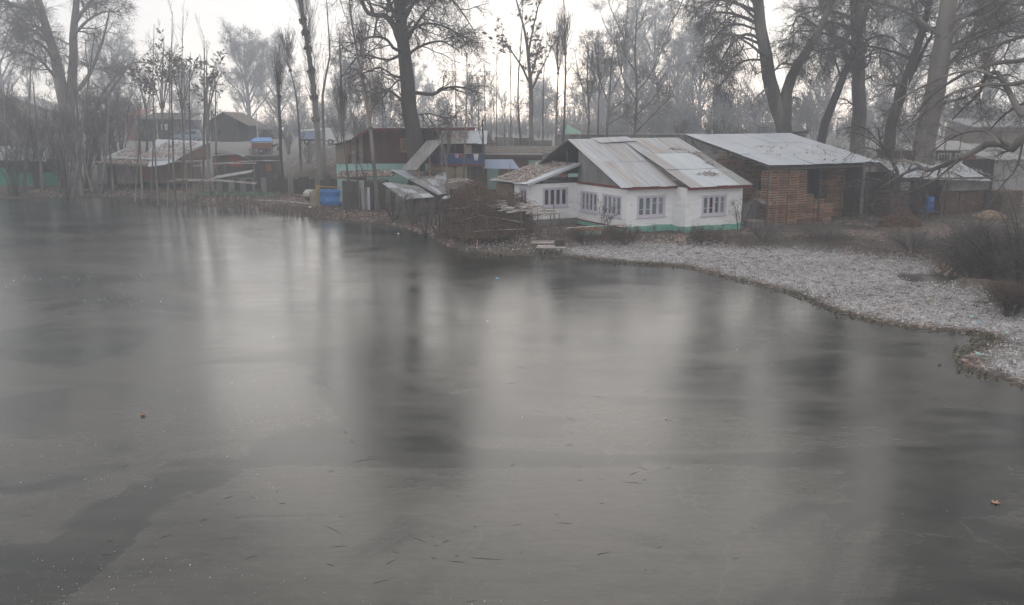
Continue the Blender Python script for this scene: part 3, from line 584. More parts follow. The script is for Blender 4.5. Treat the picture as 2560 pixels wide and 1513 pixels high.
poplar(81, [(800, 400), (790, 300), (778, 180), (765, 90), (752, 20), (748, -60), (745, -140)], 92, .36, 'tall thick pollarded poplar with knobbly trunk left of the red house', [(770, 45), (788, 80), (768, 125), (775, 180), (795, 238), (800, 300)], 6, 3.4, .2, GP, tip=.1)
poplar(82, [(703, 420), (700, 320), (697, 220), (694, 180)], 92, .2, 'short dark pollarded trunk between the two tall poplars', [(694, 205), (698, 240)], 5, 1.6, .5, GP, 'bark_dark', tip=.12)
poplar(83, [(752, 420), (748, 330), (740, 240), (727, 180), (705, 130)], 90, .16, 'slim curved poplar just left of the knobbly one', [(728, 178)], 8, 3.0, .3, GP)
poplar(84, [(810, 395), (808, 300), (806, 240), (815, 190), (825, 140), (820, 60), (815, -20)], 95, .2, 'forked poplar just right of the knobbly one', [], 12, 3.2, .25, GP)
poplar(85, [(945, 545), (938, 450), (928, 340), (905, 190), (885, 90), (872, -10), (865, -80)], 70.5, .19, 'long leaning poplar rooted on the bank before the tin hut', [(930, 318), (900, 188)], 8, 3.0, .4, GP, leaves=260)
poplar(86, [(888, 525), (870, 440), (858, 330), (855, 250), (850, 160), (848, 80)], 73, .10, 'thin poplar rising beside the tin fence', [(858, 325)], 9, 2.4, .3, GP)
poplar(87, [(903, 530), (893, 440), (888, 370), (884, 300)], 72.5, .08, 'short thin stem beside the tin fence', [], 5, 1.6, .3, GP)
poplar(88, [(928, 533), (918, 480), (910, 440), (896, 400)], 72, .10, 'bent stub stem leaning on the leaf covered hut', [], 5, 1.5, .4, GP)
poplar(89, [(1385, 372), (1310, 345), (1295, 250), (1300, 140), (1306, 60), (1308, -30)][1:], 91, .13, 'straight slim poplar above the long mossy roof', [], 12, 2.8, .2, GP)
poplar(90, [(1405, 345), (1412, 250), (1414, 160), (1411, 60), (1408, -30)], 92, .18, 'tall dark poplar spire left of the green hut', [(1414, 130)], 12, 3.2, .15, GP, 'bark_dark')
poplar(91, [(1388, 345), (1393, 250), (1395, 190), (1393, 100), (1390, 50)], 93, .13, 'slim poplar close beside the dark spire', [(1394, 185)], 10, 3.0, .3, GP)
poplar(92, [(1358, 345), (1358, 240), (1362, 150), (1370, 100)], 96, .11, 'thin poplar between the slim pair and the thick based tree', [], 10, 2.4, .3, GP)
poplar(93, [(1125, 492), (1118, 440), (1112, 380), (1090, 320)], 68, .10, 'pale stem leaning left over the grey hut roof', [(1115, 400)], 4, 1.4, .5, GP, 'bark_pale')
poplar(94, [(1158, 470), (1160, 400), (1164, 330), (1168, 200), (1165, 120)], 73, .11, 'leafy stem in front of the laundry balcony', [], 9, 2.6, .3, GP, leaves=240)
poplar(95, [(1206, 460), (1208, 380), (1206, 300)], 74, .10, 'broken topped stem right of the laundry balcony', [], 4, 1.6, .4, GP, 'bark_dark', tip=.07)
rs = random.Random(4)
for k, (u, v, tv, lean) in enumerate([(395, 505, 60, 8), (418, 507, 120, -4), (438, 510, 30, 6), (452, 516, 150, -6), (470, 512, 40, 10), (486, 500, 130, 8), (505, 500, 90, -4), (525, 490, 110, 6), (545, 480, 160, 4), (375, 498, 220, -6), (356, 490, 240, 4), (335, 495, 260, -8)]):
    Yb = gp(u, v, .3)[1]
    poplar(100 + k, [(u, v), (u - lean, v - (v - tv) * .3), (u - lean * 1.6, v - (v - tv) * .65), (u - lean * 1.2, tv)], Yb, rs.uniform(.07, .16), 'slender bare stem, %s from the left along the garden bank' % ORD[k], [], 9, 2.4, .3, 'slender stems along the left garden bank')
for k, (u, v, tv, lean) in enumerate([(20, 490, 200, 4), (60, 488, 150, -6), (110, 490, 180, 10), (150, 492, 120, -8), (180, 490, 60, -20), (205, 492, 170, 6), (232, 492, 100, 30), (255, 490, 190, -8), (285, 488, 210, 8)]):
    Yb = gp(u, v, .3)[1] + rs.uniform(0, 5)
    poplar(120 + k, [(u, v), (u - lean, v - (v - tv) * .3), (u - lean * 2, v - (v - tv) * .65), (u - lean * 3, tv)], Yb, rs.uniform(.10, .2), 'bare stem, %s from the left edge in the far left thicket' % ORD[k], [], 10, 3.0, .2, 'stems of the far left thicket')

# the far wood that closes the view: one hazy mass of trunks and brush
rw_ = np.random.default_rng(17); nW = 250; bx_ = np.column_stack([rw_.uniform(-185, 185, nW), rw_.uniform(165, 284, nW)]); bx_ = np.concatenate([bx_, np.column_stack([rw_.uniform(14, 92, 70), rw_.uniform(116, 160, 70)])]); bx_ = bx_[(abs(bx_[:, 0]) < bx_[:, 1] * .72)]; nW = len(bx_); bw = np.column_stack([bx_, height(bx_)]); hw_ = rw_.uniform(4, 10, nW) * (bx_[:, 1] / 190) * np.where(rw_.random(nW) < .2, 1.5, 1)
Pw_ = np.stack([bw, bw + np.column_stack([rw_.normal(size=(nW, 2)) * .5, hw_ * .5]), bw + np.column_stack([rw_.normal(size=(nW, 2)) * .8, hw_])], 1); Rw_ = np.tile(np.array([.16, .10, .04]), (nW, 1)); pw = [tubes(Pw_, Rw_, 4)]
for l in (dict(n=14, ln=4.4, K=4, up=.16, wig=.15, ratio=.5, rmax=.09, rmin=.05, t0=.03), dict(n=7, ln=2.2, K=2, up=.10, wig=.2, ratio=.6, rmax=.07, rmin=.05, t0=.1)):
    Pw_, Rw_ = kids(rw_, Pw_, Rw_, l['n'], l['t0'], 1, (20, 60), l['ln'], l['K'], l['up'], l['wig'], l['ratio'], l['rmax'], l['rmin']); pw.append(tubes(Pw_, Rw_, 3))
pw.append(spikes(rw_, Pw_, 1, 1.4, .06, (15, 60), .1))
nH = 800; hx = np.column_stack([rw_.uniform(-150, 150, nH), rw_.uniform(132, 200, nH)]); hx = hx[(abs(hx[:, 0]) < hx[:, 1] * .72)]; hb_ = np.column_stack([hx, height(hx)]); pw.append(spikes(rw_, np.stack([hb_, hb_ + [0, 0, 1.2]], 1), 26, 3.6, .06, (5, 55), .25))
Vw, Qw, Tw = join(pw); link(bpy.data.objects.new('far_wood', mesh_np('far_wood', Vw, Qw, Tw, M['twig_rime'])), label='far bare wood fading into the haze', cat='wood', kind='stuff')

# ------------------------------------------------------------------ the white house
ROT = math.atan2(.44, .898)
def wall_cells(mb, f, a0, a1, z0, z1, ops):
    """a wall with openings; f(a, z, s) gives a point, s = 0 outside and 1 inside"""
    cuts = sorted({a0, a1, *[o[0] for o in ops], *[o[1] for o in ops]})
    for l, r in zip(cuts[:-1], cuts[1:]):
        o = [o for o in ops if o[0] <= l + 1e-6 and o[1] >= r - 1e-6]
        spans = [(z0, o[0][2]), (o[0][3], z1)] if o else [(z0, z1)]
        for b, t in spans: mb.hexa([f(l, b, 0), f(r, b, 0), f(r, b, 1), f(l, b, 1), f(l, t, 0), f(r, t, 0), f(r, t, 1), f(l, t, 1)])
    return mb
def casement(parent, f, a0, a1, z0, z1, n, glass, bars=True, frame=None, pane_w=.64):
    """f(a, z, s): s in metres into the wall"""
    frame = frame or M['lilac']; mb = MB()
    def bx(l, r, b, t, s0, s1, m): m.hexa([f(l, b, s0), f(r, b, s0), f(r, b, s1), f(l, b, s1), f(l, t, s0), f(r, t, s0), f(r, t, s1), f(l, t, s1)])
    e = .09; bx(a0, a1, z0, z0 + e, -.035, .12, mb); bx(a0, a1, z1 - e, z1, -.035, .12, mb); bx(a0, a0 + e, z0 + e, z1 - e, -.035, .12, mb); bx(a1 - e, a1, z0 + e, z1 - e, -.035, .12, mb)
    w = (a1 - a0 - 2 * e) / n; gw = w * pane_w; lights = []
    for i in range(n):
        l = a0 + e + i * w; g0, g1 = l + (w - gw) / 2, l + (w + gw) / 2
        bx(l, g0, z0 + e, z1 - e, .0, .10, mb); bx(g1, l + w, z0 + e, z1 - e, .0, .10, mb); bx(g0, g1, z0 + e, z0 + e + .07, .005, .10, mb); bx(g0, g1, z1 - e - .07, z1 - e, .005, .10, mb); lights.append((g0, g1))
    win = mb.build('window', frame, parent)
    for g0, g1 in lights:
        p = MB(); bx(g0, g1, z0 + e + .07, z1 - e - .07, .075, .09, p); p.build('pane', glass if random.random() < .62 else M[random.choice(['pane_dark', 'curtain'])] if glass is M['pane'] else glass, win)
        if bars:
            q = MB(); zz = z0 + (z1 - z0) * random.choice([.36, .64]); bx(g0, g1, zz - .02, zz + .02, .04, .07, q); q.build('glazing_bar', frame, win)
    s = MB(); bx(a0 - .06, a1 + .06, z0 - .07, z0 - .002, -.10, .10, s); s.build('sill', frame, win)
    return win
def sheets(parent, o, du, dv, nu, nv, mats, th=.012, over=.05, rng=None, lift=.02, name='sheet', skip=(), sag=0.0):
    """overlapping roofing sheets: o = upper left corner, du along the ridge, dv down the slope; each sheet is a piece of its own"""
    rng = rng or random.Random(1); o, du, dv = Vector(o), Vector(du), Vector(dv); nrm = du.cross(dv).normalized()
    if nrm.z < 0: nrm = -nrm
    for j in range(nv):
        for i in range(nu):
            if (i, j) in skip: continue
            u0, u1 = i / nu, (i + 1) / nu + (over / du.length if i < nu - 1 else 0); v0, v1 = j / nv, (j + 1) / nv + ((.12 + rng.uniform(-.05, .07)) / dv.length)
            up = lift * (nv - j) / nv + (.012 if i % 2 else 0) + rng.uniform(0, .012); tilt = rng.uniform(-.02, .03)
            m = mats(i, j) if callable(mats) else mats; K = 5; mb = MB(); top = []; bot = []
            for k in range(K):     # shallow ribs across the sheet
                uu = u0 + (u1 - u0) * k / (K - 1); rib = .012 if k % 2 else 0.0
                for vv in (v0, v1):
                    p = o + du * uu + dv * vv + nrm * (up + rib + (tilt if vv == v1 else 0)) + Vector((0, 0, -sag * 4 * uu * (1 - uu))); top.append(p); bot.append(p - nrm * th)
            n2 = len(top); fs = []
            for k in range(K - 1):
                a = 2 * k; fs += [(a, a + 1, a + 3, a + 2), (n2 + a, n2 + a + 2, n2 + a + 3, n2 + a + 1), (a, a + 2, n2 + a + 2, n2 + a), (a + 1, n2 + a + 1, n2 + a + 3, a + 3)]
            fs += [(0, n2, n2 + 1, 1), (n2 - 2, n2 - 1, 2 * n2 - 1, 2 * n2 - 2)]
            mb.poly(top + bot, fs).build(name, m, parent)
def quad_sheets(parent, A, B, C, D, nu, nv, mats, rng, th=.014, name='sheet'):
    """loose tin sheets over a four-sided roof: A-B the upper edge, D-C the lower one"""
    A, B, C, D = map(Vector, (A, B, C, D))
    def P(u, v): return (A.lerp(B, u)).lerp(D.lerp(C, u), v)
    for j in range(nv):
        for i in range(nu):
            u0, u1 = i / nu - .012, (i + 1) / nu + .012; v0, v1 = j / nv - .01, (j + 1) / nv + .03; up = .03 * (nv - j) + rng.uniform(0, .03); mb = MB(); top = []
            K = 5
            for k in range(K):
                u = u0 + (u1 - u0) * k / (K - 1)
                for v in (v0, v1): top.append(P(u, v) + Vector((0, 0, up + (.018 if k % 2 else 0) + rng.uniform(-.015, .015))))
            bot = [p - Vector((0, 0, th)) for p in top]; n2 = len(top); fs = []
            for k in range(K - 1):
                a = 2 * k; fs += [(a, a + 1, a + 3, a + 2), (n2 + a, n2 + a + 2, n2 + a + 3, n2 + a + 1), (a, a + 2, n2 + a + 2, n2 + a), (a + 1, n2 + a + 1, n2 + a + 3, a + 3)]
            fs += [(0, n2, n2 + 1, 1), (n2 - 2, n2 - 1, 2 * n2 - 1, 2 * n2 - 2)]
            mb.poly(top + bot, fs).build(name, mats(i, j) if callable(mats) else mats, parent)
def litter_on(name, quad, n, label, seed=0, size=.055, thr=None, m='litter', lift=.05):
    rng = np.random.default_rng(seed); a, b, c, d = [np.array(p, float) for p in quad]; uv = rng.random((n * 3, 2))
    P = a + np.outer(uv[:, 0], b - a) + np.outer(uv[:, 1], d - a) + np.outer(uv[:, 0] * uv[:, 1], c - b - d + a)
    if thr is not None: P = P[wob(P[:, :2] if thr[1] is None else P[:, thr[1]], 1.3, seed + 1) + rng.normal(size=len(P)) * .25 > thr[0]]
    P = P[:n]; P[:, 2] += lift; V, Q = leaf_quads(rng, P, size, flat=.7)
    return link(bpy.data.objects.new(name, mesh_np(name, V, Q, None, M[m])), label=label, cat='leaves', kind='stuff')

HC = Vector((7.70, 57.2, 0)); house = empty('white_house', HC, ROT, 'white brick house with red eaves, lilac windows and rusty tin roof', 'house')
Rm = Matrix.Rotation(ROT, 3, 'Z')
def hw(x, y, z): return HC + Rm @ Vector((x, y, z))
TH = .24
fl = lambda a, z, s: (0 + TH * s, a, z)                     # gable side, a runs backwards
ff = lambda a, z, s: (a, 0 + TH * s, z)                     # front, left bay
fr_ = lambda a, z, s: (a, -1.5 + TH * s, z)                 # front, right bay
W1, W2, W3, W4 = (3.72, 6.05, 1.52, 2.98), (.66, 3.06, 1.52, 2.98), (.80, 3.12, 1.56, 3.0), (5.05, 7.15, 1.62, 3.0)
mb = MB(); wall_cells(mb, fl, 0, 6.5, .86, 3.46, [W1, W2]); mb.build('wall', M['white'], house)
mb = MB(); wall_cells(mb, fl, 6.5, 13, .3, 3.46, []); mb.build('wall', M['white'], house)
mb = MB(); wall_cells(mb, ff, TH, 3.72, .86, 3.46, [W3]); mb.build('wall', M['white'], house)
mb = MB(); mb.box(3.72, 3.72 + TH, -1.5 + TH, 0, .86, 3.55); mb.build('wall', M['white'], house)
mb = MB(); wall_cells(mb, fr_, 3.72, 8.55, .86, 3.5, [W4]); mb.build('wall', M['white'], house)
MB().box(8.55 - TH, 8.55, -1.5 + TH, 13, .3, 3.5).build('wall', M['white'], house)
MB().box(TH, 8.31, 12.7, 13, .3, 3.46).build('wall', M['white'], house)
MB().box(TH, 8.3, TH, 12.7, 3.40, 3.44).build('ceiling', M['board_grey'], house)
def plinth(p, q, inward, d0, d1):           # turquoise base with an uneven top and foot
    p, q, n = Vector(p), Vector(q), Vector(inward); mb = MB(); K = 9; r = random.Random(int(p.x * 9 + q.y * 5 + 40))
    pts = []
    for i in range(K):
        t = i / (K - 1); c = p.lerp(q, t); o = .05 + r.uniform(0, .05)
        pts += [c - n * (o + .03) + Vector((0, 0, d0)), c - n * o * .6 + Vector((0, 0, d1 + r.uniform(-.07, .05))), c + n * .22 + Vector((0, 0, d1 - .005)), c + n * .22 + Vector((0, 0, d0))]
    fs = [(0, 1, 2, 3), tuple(4 * (K - 1) + k for k in (3, 2, 1, 0))]
    for i in range(K - 1):
        a = 4 * i; fs += [(a, a + 4, a + 5, a + 1), (a + 1, a + 5, a + 6, a + 2), (a + 2, a + 6, a + 7, a + 3)]
    mb.poly(pts, fs).build('plinth', M['teal'], house)
plinth((0, 0, 0), (0, 6.5, 0), (1, 0, 0), .1, .84); plinth((0, 0, 0), (3.72, 0, 0), (0, 1, 0), .1, .98); plinth((3.72, -1.5, 0), (3.72, 0, 0), (1, 0, 0), .05, .94); plinth((3.72, -1.5, 0), (8.55, -1.5, 0), (0, 1, 0), .05, .96)
MB().box(-.10, .02, -.03, 6.48, .82, .885).build('red_band', M['red'], house)
for W, fn, g in ((W1, fl, 'pane'), (W2, fl, 'pane'), (W3, ff, 'pane'), (W4, fr_, 'pane')):
    casement(house, (lambda fn: lambda a, z, s: fn(a, z, s / TH))(fn), W[0], W[1], W[2], W[3], 4, M[g])
# gable boards
SL = (6.6 - 3.69) / 6.95
def roofz(y): return 3.69 + (y + .45) * SL if y <= 6.5 else 6.6 - (y - 6.5) * SL
for i, y in enumerate(np.arange(.35, 6.45, .68)):
    y1 = min(y + .665, 6.5); x = -.03 - .012 * (i % 2)
    MB().hexa([(x, y, 3.60), (x, y1, 3.60), (x + .025, y1, 3.60), (x + .025, y, 3.60), (x, y, roofz(y) - .06), (x, y1, roofz(y1) - .06), (x + .025, y1, roofz(y1) - .06), (x + .025, y, roofz(y) - .06)]).build('gable_board', M['board_grey'], house)
MB().box(-.075, .06, -.42, 6.6, 3.462, 3.63).build('fascia', M['red'], house); MB().box(-.075, 3.80, -.475, -.435, 3.46, 3.66).build('fascia', M['red'], house)
MB().box(3.46, 8.86, -1.99, -1.945, 3.44, 3.66).build('fascia', M['red'], house); MB().box(8.82, 8.865, -1.94, 6.3, 3.5, 3.64).build('fascia', M['red'], house)
# roof: timber deck with tin sheets laid on it
roof = MB().slab([(-.85, -.44, 3.66), (3.66, -.44, 3.66), (3.66, 6.5, 6.57), (-.85, 6.5, 6.57)], .04)
zr = lambda y: 3.66 + (y + 1.98) * (6.56 - 3.66) / 8.48
roof.slab([(3.68, -1.96, 3.64), (8.86, -1.96, 3.64), (8.86, 6.5, 6.54), (3.68, 6.5, 6.54)], .04); roof.slab([(-.85, 6.51, 6.57), (8.86, 6.51, 6.57), (8.86, 13.3, 3.75), (-.85, 13.3, 3.75)], .04)
for y in (.8, 3.2, 5.6, 8.4, 11): roof.beam((-.8, y, roofz(y) - .13), (3.5, y, roofz(y) - .13), .07, .09)
roof = roof.build('roof', M['board_dark'], house)
r1 = random.Random(3)
sheets(roof, (-.9, 6.55, 6.62), (4.62, 0, 0), (0, -7.05, -7.05 * SL), 6, 2, lambda i, j: M['tin_rust'] if (i, j) in ((3, 0), (5, 1), (1, 1), (4, 0)) else M['tin'], rng=r1)
mr_ = lambda i, j: (M['tin_rust'] if i in (1, 3) else M['tin']) if j == 0 else (M['tin_rust'] if i == 0 else M['tin_new'] if i < 4 else M['tin_dull'])
sheets(roof, (3.55, 6.55, 6.62), (5.35, 0, 0), (0, -8.55, -8.55 * (6.6 - 3.66) / 8.5), 5, 3, mr_, rng=r1, lift=.05)
sheets(roof, (-.9, 6.56, 6.62), (9.8, 0, 0), (0, 6.8, -6.8 * SL), 10, 2, M['tin'], rng=r1)
MB().slab([(1.1, 6.75, 6.72), (4.3, 6.75, 6.80), (4.6, 5.75, 6.52), (1.4, 5.7, 6.40)], .02).build('sheet', M['tin'], roof)
MB().tube([(-.5, 7.2, 3.5), (-.55, 7.2, 5.9)], .05).build('attic_post', M['dark_steel'], house)
MB().tube([hw(9.05, .3, .3) - HC, hw(9.05, .3, 1.2) - HC], .02)
for (cx, cy, rx, ry, n, lab) in [(7.2, 4.2, .9, .35, 120, 'upper clump of dry leaves on the newest white roof sheets'), (8.1, 3.3, .6, .5, 110, 'middle clump of dry leaves near the right rake of the house roof'), (6.6, -.3, 1.1, .35, 170, 'lowest and widest clump of dry leaves on the white roof sheets'), (8.0, 1.6, .6, .35, 80, 'small clump of dry leaves beside the rake of the house roof')]:
    rng = np.random.default_rng(int(n)); xy = rng.normal(size=(n, 2)) * [rx * .45, ry * .5] + [cx, cy]
    P = np.array([hw(x, y, zr(y) + .10 + rng.uniform(0, .05)) for x, y in xy]); V, Q = leaf_quads(rng, P, .075, flat=.7)
    link(bpy.data.objects.new('roof_leaves', mesh_np('roof_leaves', V, Q, None, M['litter'])), label=lab, cat='leaves', kind='stuff')

annex = empty('annex', hw(0, 6.5, 0), ROT, 'lower white annex with leaf strewn roof joined to the white house', 'building')
fa_ = lambda a, z, s: (a, TH * s, z); fb_ = lambda a, z, s: (-3.85 + TH * s, a, z)
mb = MB(); wall_cells(mb, fa_, -3.85, -.02, .96, 3.52, [(-2.92, -.84, 1.84, 3.22)]); mb.build('wall', M['white'], annex)
mb = MB(); wall_cells(mb, fb_, TH, 2.75, .96, 3.45, [(.68, 1.88, 1.84, 3.14)]); mb.build('wall', M['white'], annex)
MB().box(-3.83, -.02, -.04, .2, .2, .955).build('plinth', M['concrete'], annex); MB().box(-3.89, -3.6, .21, 2.75, .2, .955).build('plinth', M['concrete'], annex)
MB().box(-4.0, -3.8, 2.76, 5.4, .2, 3.3).build('brown_wall', M['board_brown'], annex); MB().box(-4.0, 0, 5.41, 5.6, .2, 3.3).build('back_wall', M['board_brown'], annex)
casement(annex, lambda a, z, s: fa_(a, z, s / TH), -2.92, -.84, 1.84, 3.22, 4, M['pane_dark'], False); casement(annex, lambda a, z, s: fb_(a, z, s / TH), .68, 1.88, 1.84, 3.14, 2, M['pane_dark'], False)
aroof = MB().slab([(-4.36, -.42, 3.52), (-.03, -.42, 4.88), (-.03, 5.7, 4.83), (-4.36, 5.7, 3.44)], .03); aroof = aroof.build('roof', M['board_dark'], annex)
MB().box(-3.6, -.1, .4, .5, 3.53, 3.56).build('beam', M['board_dark'], annex)
sheets(aroof, (-.03, 5.75, 4.86), (0, -6.2, .05), (-4.4, 0, -1.36), 6, 2, lambda i, j: M['tin_pale'] if i == 5 else M['tin_dull'], rng=r1)
MB().beam((-4.4, -.47, 3.50), (-.1, -.47, 4.86), .03, .16).build('edge_flashing', M['tin_pale'], annex)
A0 = hw(0, 6.5, 0) - HC
def aw(x, y, z): return hw(x, 6.5 + y, z)
litter_on('roof_leaves', [aw(-.2, .3, 4.86), aw(-4.2, .3, 3.62), aw(-4.2, 5.6, 3.56), aw(-.2, 5.6, 4.84)], 2600, 'thick pinkish leaf litter covering the annex roof', 5, .075, (-.25, None), lift=.06)
MB().tube([aw(-3.4, 5.2, 3.8), aw(-3.0, 5.3, 4.3), aw(-2.95, 5.3, 4.8)], .04).build('curved_branch', M['frost_stick'], label='pale curved branch standing on the annex roof edge', cat='branch')

# ------------------------------------------------------------------ crate shed
SO = Vector((18.68, 61.94, 0)); shed = empty('crate_shed', SO, ROT, 'open shed with wide pale tin roof sheltering stacked crates', 'shed')
def sw(x, y, z): return SO + Rm @ Vector((x, y, z))
sroof = MB()
for x in (-.6, 2.0, 4.6, 7.2, 9.8): sroof.beam((x, -.5, 4.68), (x, 9, 6.68), .09, .13)
for t in (0, .25, .5, .75, 1): sroof.beam((-.85, -.55 + 9.5 * t, 4.77 + 1.97 * t), (10.0, -.55 + 9.5 * t, 4.83 + 1.97 * t), .07, .07)
sroof = sroof.build('roof', M['dark_steel'], shed)
sheets(sroof, (-.9, 9.05, 6.86), (11.05, 0, .04), (0, -9.65, -1.98), 13, 3, M['tin_pale'], rng=random.Random(8), sag=.03)
for (x, y, zt) in [(-.45, -.2, 4.75), (4.6, -.2, 4.75), (9.6, -.2, 4.75), (-.45, 4.3, 5.6), (9.6, 4.3, 5.6), (-.45, 8.7, 6.5), (4.6, 8.7, 6.5), (9.6, 8.7, 6.5)]:
    MB().tube([(x, y, .2), (x, y, zt)], .06, 6).build('post', M['dark_steel'], shed)
MB().beam((-.45, 8.65, 5.0), (-1.2, 8.65, 6.6), .06).build('brace', M['dark_steel'], shed); MB().beam((-.45, 8.6, 6.3), (1.0, 8.6, 4.6), .06).build('brace', M['dark_steel'], shed)
MB().beam((-1.4, 2.6, 4.62), (3.8, 2.6, 4.52), .09, .12).build('tie_beam', M['dark_steel'], shed); MB().beam((-.8, -.38, 4.58), (10.0, -.38, 4.62), .08, .16).build('eave_beam', M['dark_steel'], shed)
MB().box(2.2, 5.2, 8.9, 8.95, .5, 4.9).build('back_panel', M['tin_dull'], shed); MB().box(5.3, 9.6, 8.9, 8.95, .5, 5.4).build('back_panel', M['board_dark'], shed)
MB().box(9.72, 9.78, .6, 8.9, .3, 4.85).build('added_dark_panel', M['board_dark'], shed); MB().box(4.9, 9.6, 5.5, 5.56, .4, 3.9).build('partition', M['board_dark'], shed)  # dark side panel added to keep the open shed's inside dark
litter_on('roof_leaves', [sw(2, -.4, 4.92), sw(9.9, -.4, 4.95), sw(9.9, 5, 6.05), sw(2, 5, 6.05)], 260, 'scattered dry leaves on the wide pale crate shed roof', 9, .07, (.15, None), lift=.04)

def crate_mesh():
    w, d, h = .80, .95, .345; mb = MB()
    for x in (0, w - .07):
        for y in (0, d - .06): mb.box(x, x + .07, y, y + .06, 0, h)
    for z in (.045, .225):
        mb.box(-.012, w + .012, -.018, -.002, z, z + .075); mb.box(-.012, w + .012, d + .002, d + .018, z, z + .075)
        mb.box(-.018, -.002, .0, d, z + .01, z + .08); mb.box(w + .002, w + .018, .0, d, z + .01, z + .08)
    for k in range(5): mb.box(.005, w - .005, .02 + k * .19, .17 + k * .19, .004, .018)
    me = bpy.data.meshes.new('crate'); me.from_pydata(mb.v, [], mb.f); me.update(); me.materials.append(M['crate']); return me
CM = crate_mesh(); rc = random.Random(12)
def crates(cols, y, z0, phrase, group):
    for ci, (x, n) in enumerate(cols):
        ys_ = rc.uniform(-.14, .14)
        for k in range(n):
            o = bpy.data.objects.new('crate', CM); o.location = sw(x + rc.uniform(-.02, .02), y + ys_ + rc.uniform(-.05, .05), z0 + k * .362); o.rotation_euler = (0, 0, ROT + rc.uniform(-.02, .02))
            link(o, None, 'wooden crate, %s up in the %s column of %s' % (ORD[k], ORD[ci], phrase), 'crate', group)
zf = .47
crates([(-.10 + .895 * i, n) for i, n in enumerate([11, 11, 11, 11, 6, 5, 4])], .0, zf, 'the stepped front stack', 'crates in the stepped front stack')
crates([(-.35 + .88 * i, n) for i, n in enumerate([12, 14, 13, 12, 12])], 5.6, zf, 'the stack behind the house roof', 'crates stacked behind the house roof')
crates([(7.9 + .86 * i, n) for i, n in enumerate([11, 11])], 2.2, zf, 'the dim stack by the tree', 'crates in the dim stack by the tree')
# pale offcuts, fence, props beside the stacks
def log_heap(name, c, rx, ry, h, n, m, label, seed, ln=.45, r=.045, cat='woodpile', rot=0.0, kind='stuff'):
    rng = np.random.default_rng(seed); a = rng.uniform(0, 6.28, n); q = np.sqrt(rng.random(n)); x = np.cos(a) * q; y = np.sin(a) * q; z = h * np.clip(1 - q, 0, 1) ** .8
    C = np.stack([x * rx, y * ry, z + r], 1); d = norm(rng.normal(size=(n, 3)) * [1, 1, .35]); L = ln * rng.uniform(.5, 1.2, n)[:, None] / 2
    P = np.stack([C - d * L, C + d * L], 1); P[:, :, 2] = np.maximum(P[:, :, 2], .02); V, Q = tubes(P, np.full((n, 2), r) * rng.uniform(.6, 1.4, (n, 1)), 5)
    core = MB(); K = 12; pts = [(0, 0, h * .9)] + [(math.cos(6.283 * i / K) * rx * f, math.sin(6.283 * i / K) * ry * f, h * z_) for f, z_ in ((.5, .45), (.95, 0.0)) for i in range(K)]
    fs = [(0, 1 + i, 1 + (i + 1) % K) for i in range(K)] + [(1 + i, 1 + K + i, 1 + K + (i + 1) % K, 1 + (i + 1) % K) for i in range(K)]
    root = empty(name, c, rot, label, cat); 
    o = link(bpy.data.objects.new('logs', mesh_np('logs', V, Q, None, m)), root, kind='stuff'); core.poly(pts, fs).build('core', m, root)
    return root
log_heap('offcut_heap', sw(1.9, 3.4, .45), 1.2, .8, 2.2, 420, M['wood_pale'], 'pale split offcuts heaped between the two crate stacks', 3, .5, .05)
fence = empty('board_fence', sw(-1.9, 1.2, .3), ROT, 'grey upright board fence between the house and the crates', 'fence')
for i in range(9): MB().box(i * .24, i * .24 + .215, 0, .03, .1, 1.75 + .12 * math.sin(i * 1.7)).build('board', M['board_grey'], fence)
MB().box(0, 2.15, .035, .075, .5, .6).build('rail', M['board_dark'], fence)
MB().slab([sw(-.6, .2, 2.15), sw(.25, -.1, 2.05), sw(.25, 1.0, 2.35), sw(-.6, 1.0, 2.4)], .05).build('tin_offcut', M['tin_dull'], label='bent grey tin offcut resting on the board fence', cat='tin sheet')
bpl = MB(); bpl.slab([sw(6.3, 1.8, 2.55), sw(7.2, 2.2, 2.6), sw(7.2, 2.3, 1.2), sw(6.3, 1.9, 1.1)], .03); bpl.build('tarp', M['teal_tarp'], label='dark teal tarp hanging in the crate shed', cat='tarp')
for k, (x, y, q) in enumerate([(-.9, -1.6, (-.55, -.9, 2.2)), (-1.7, -1.8, (-1.75, -1.7, 1.9))]):
    MB().tube([sw(x, y, .15), sw(*q)], .035, 5).build('leaning_stick', M['stick'], label=['stick leaning towards the front crates', 'thin pale stake before the grey board fence'][k], cat='stick')
box_ = empty('garden_crate', sw(-2.6, -1.2, .2), ROT, 'grey wooden bin with leaves on its lid beside the house corner', 'bin')
for i in range(5): MB().box(i * .22, i * .22 + .2, 0, .03, 0, .8).build('slat', M['board_grey'], box_)
for i in range(4): MB().box(0, .03, .04 + i * .22, .24 + i * .22, 0, .8).build('slat', M['board_grey'], box_)
MB().box(-.05, 1.15, -.05, .98, .805, .85).build('lid', M['board_pale'], box_); MB().box(1.07, 1.1, .04, .92, 0, .8).build('slat', M['board_grey'], box_); MB().box(0, 1.1, .93, .96, 0, .8).build('slat', M['board_grey'], box_)
for k in range(5):
    MB().beam(sw(-1.0 + .02 * k, -.75 - .1 * k, .42 + .07 * k), sw(.3 + .05 * k, -.8 - .05 * k, .42 + .07 * k), .16, .05).build('plank', M['board_grey'], label='grey plank lying %s in the small pile before the crates' % ['lowest', 'second', 'third', 'fourth', 'topmost'][k], cat='plank', group='planks before the crates')

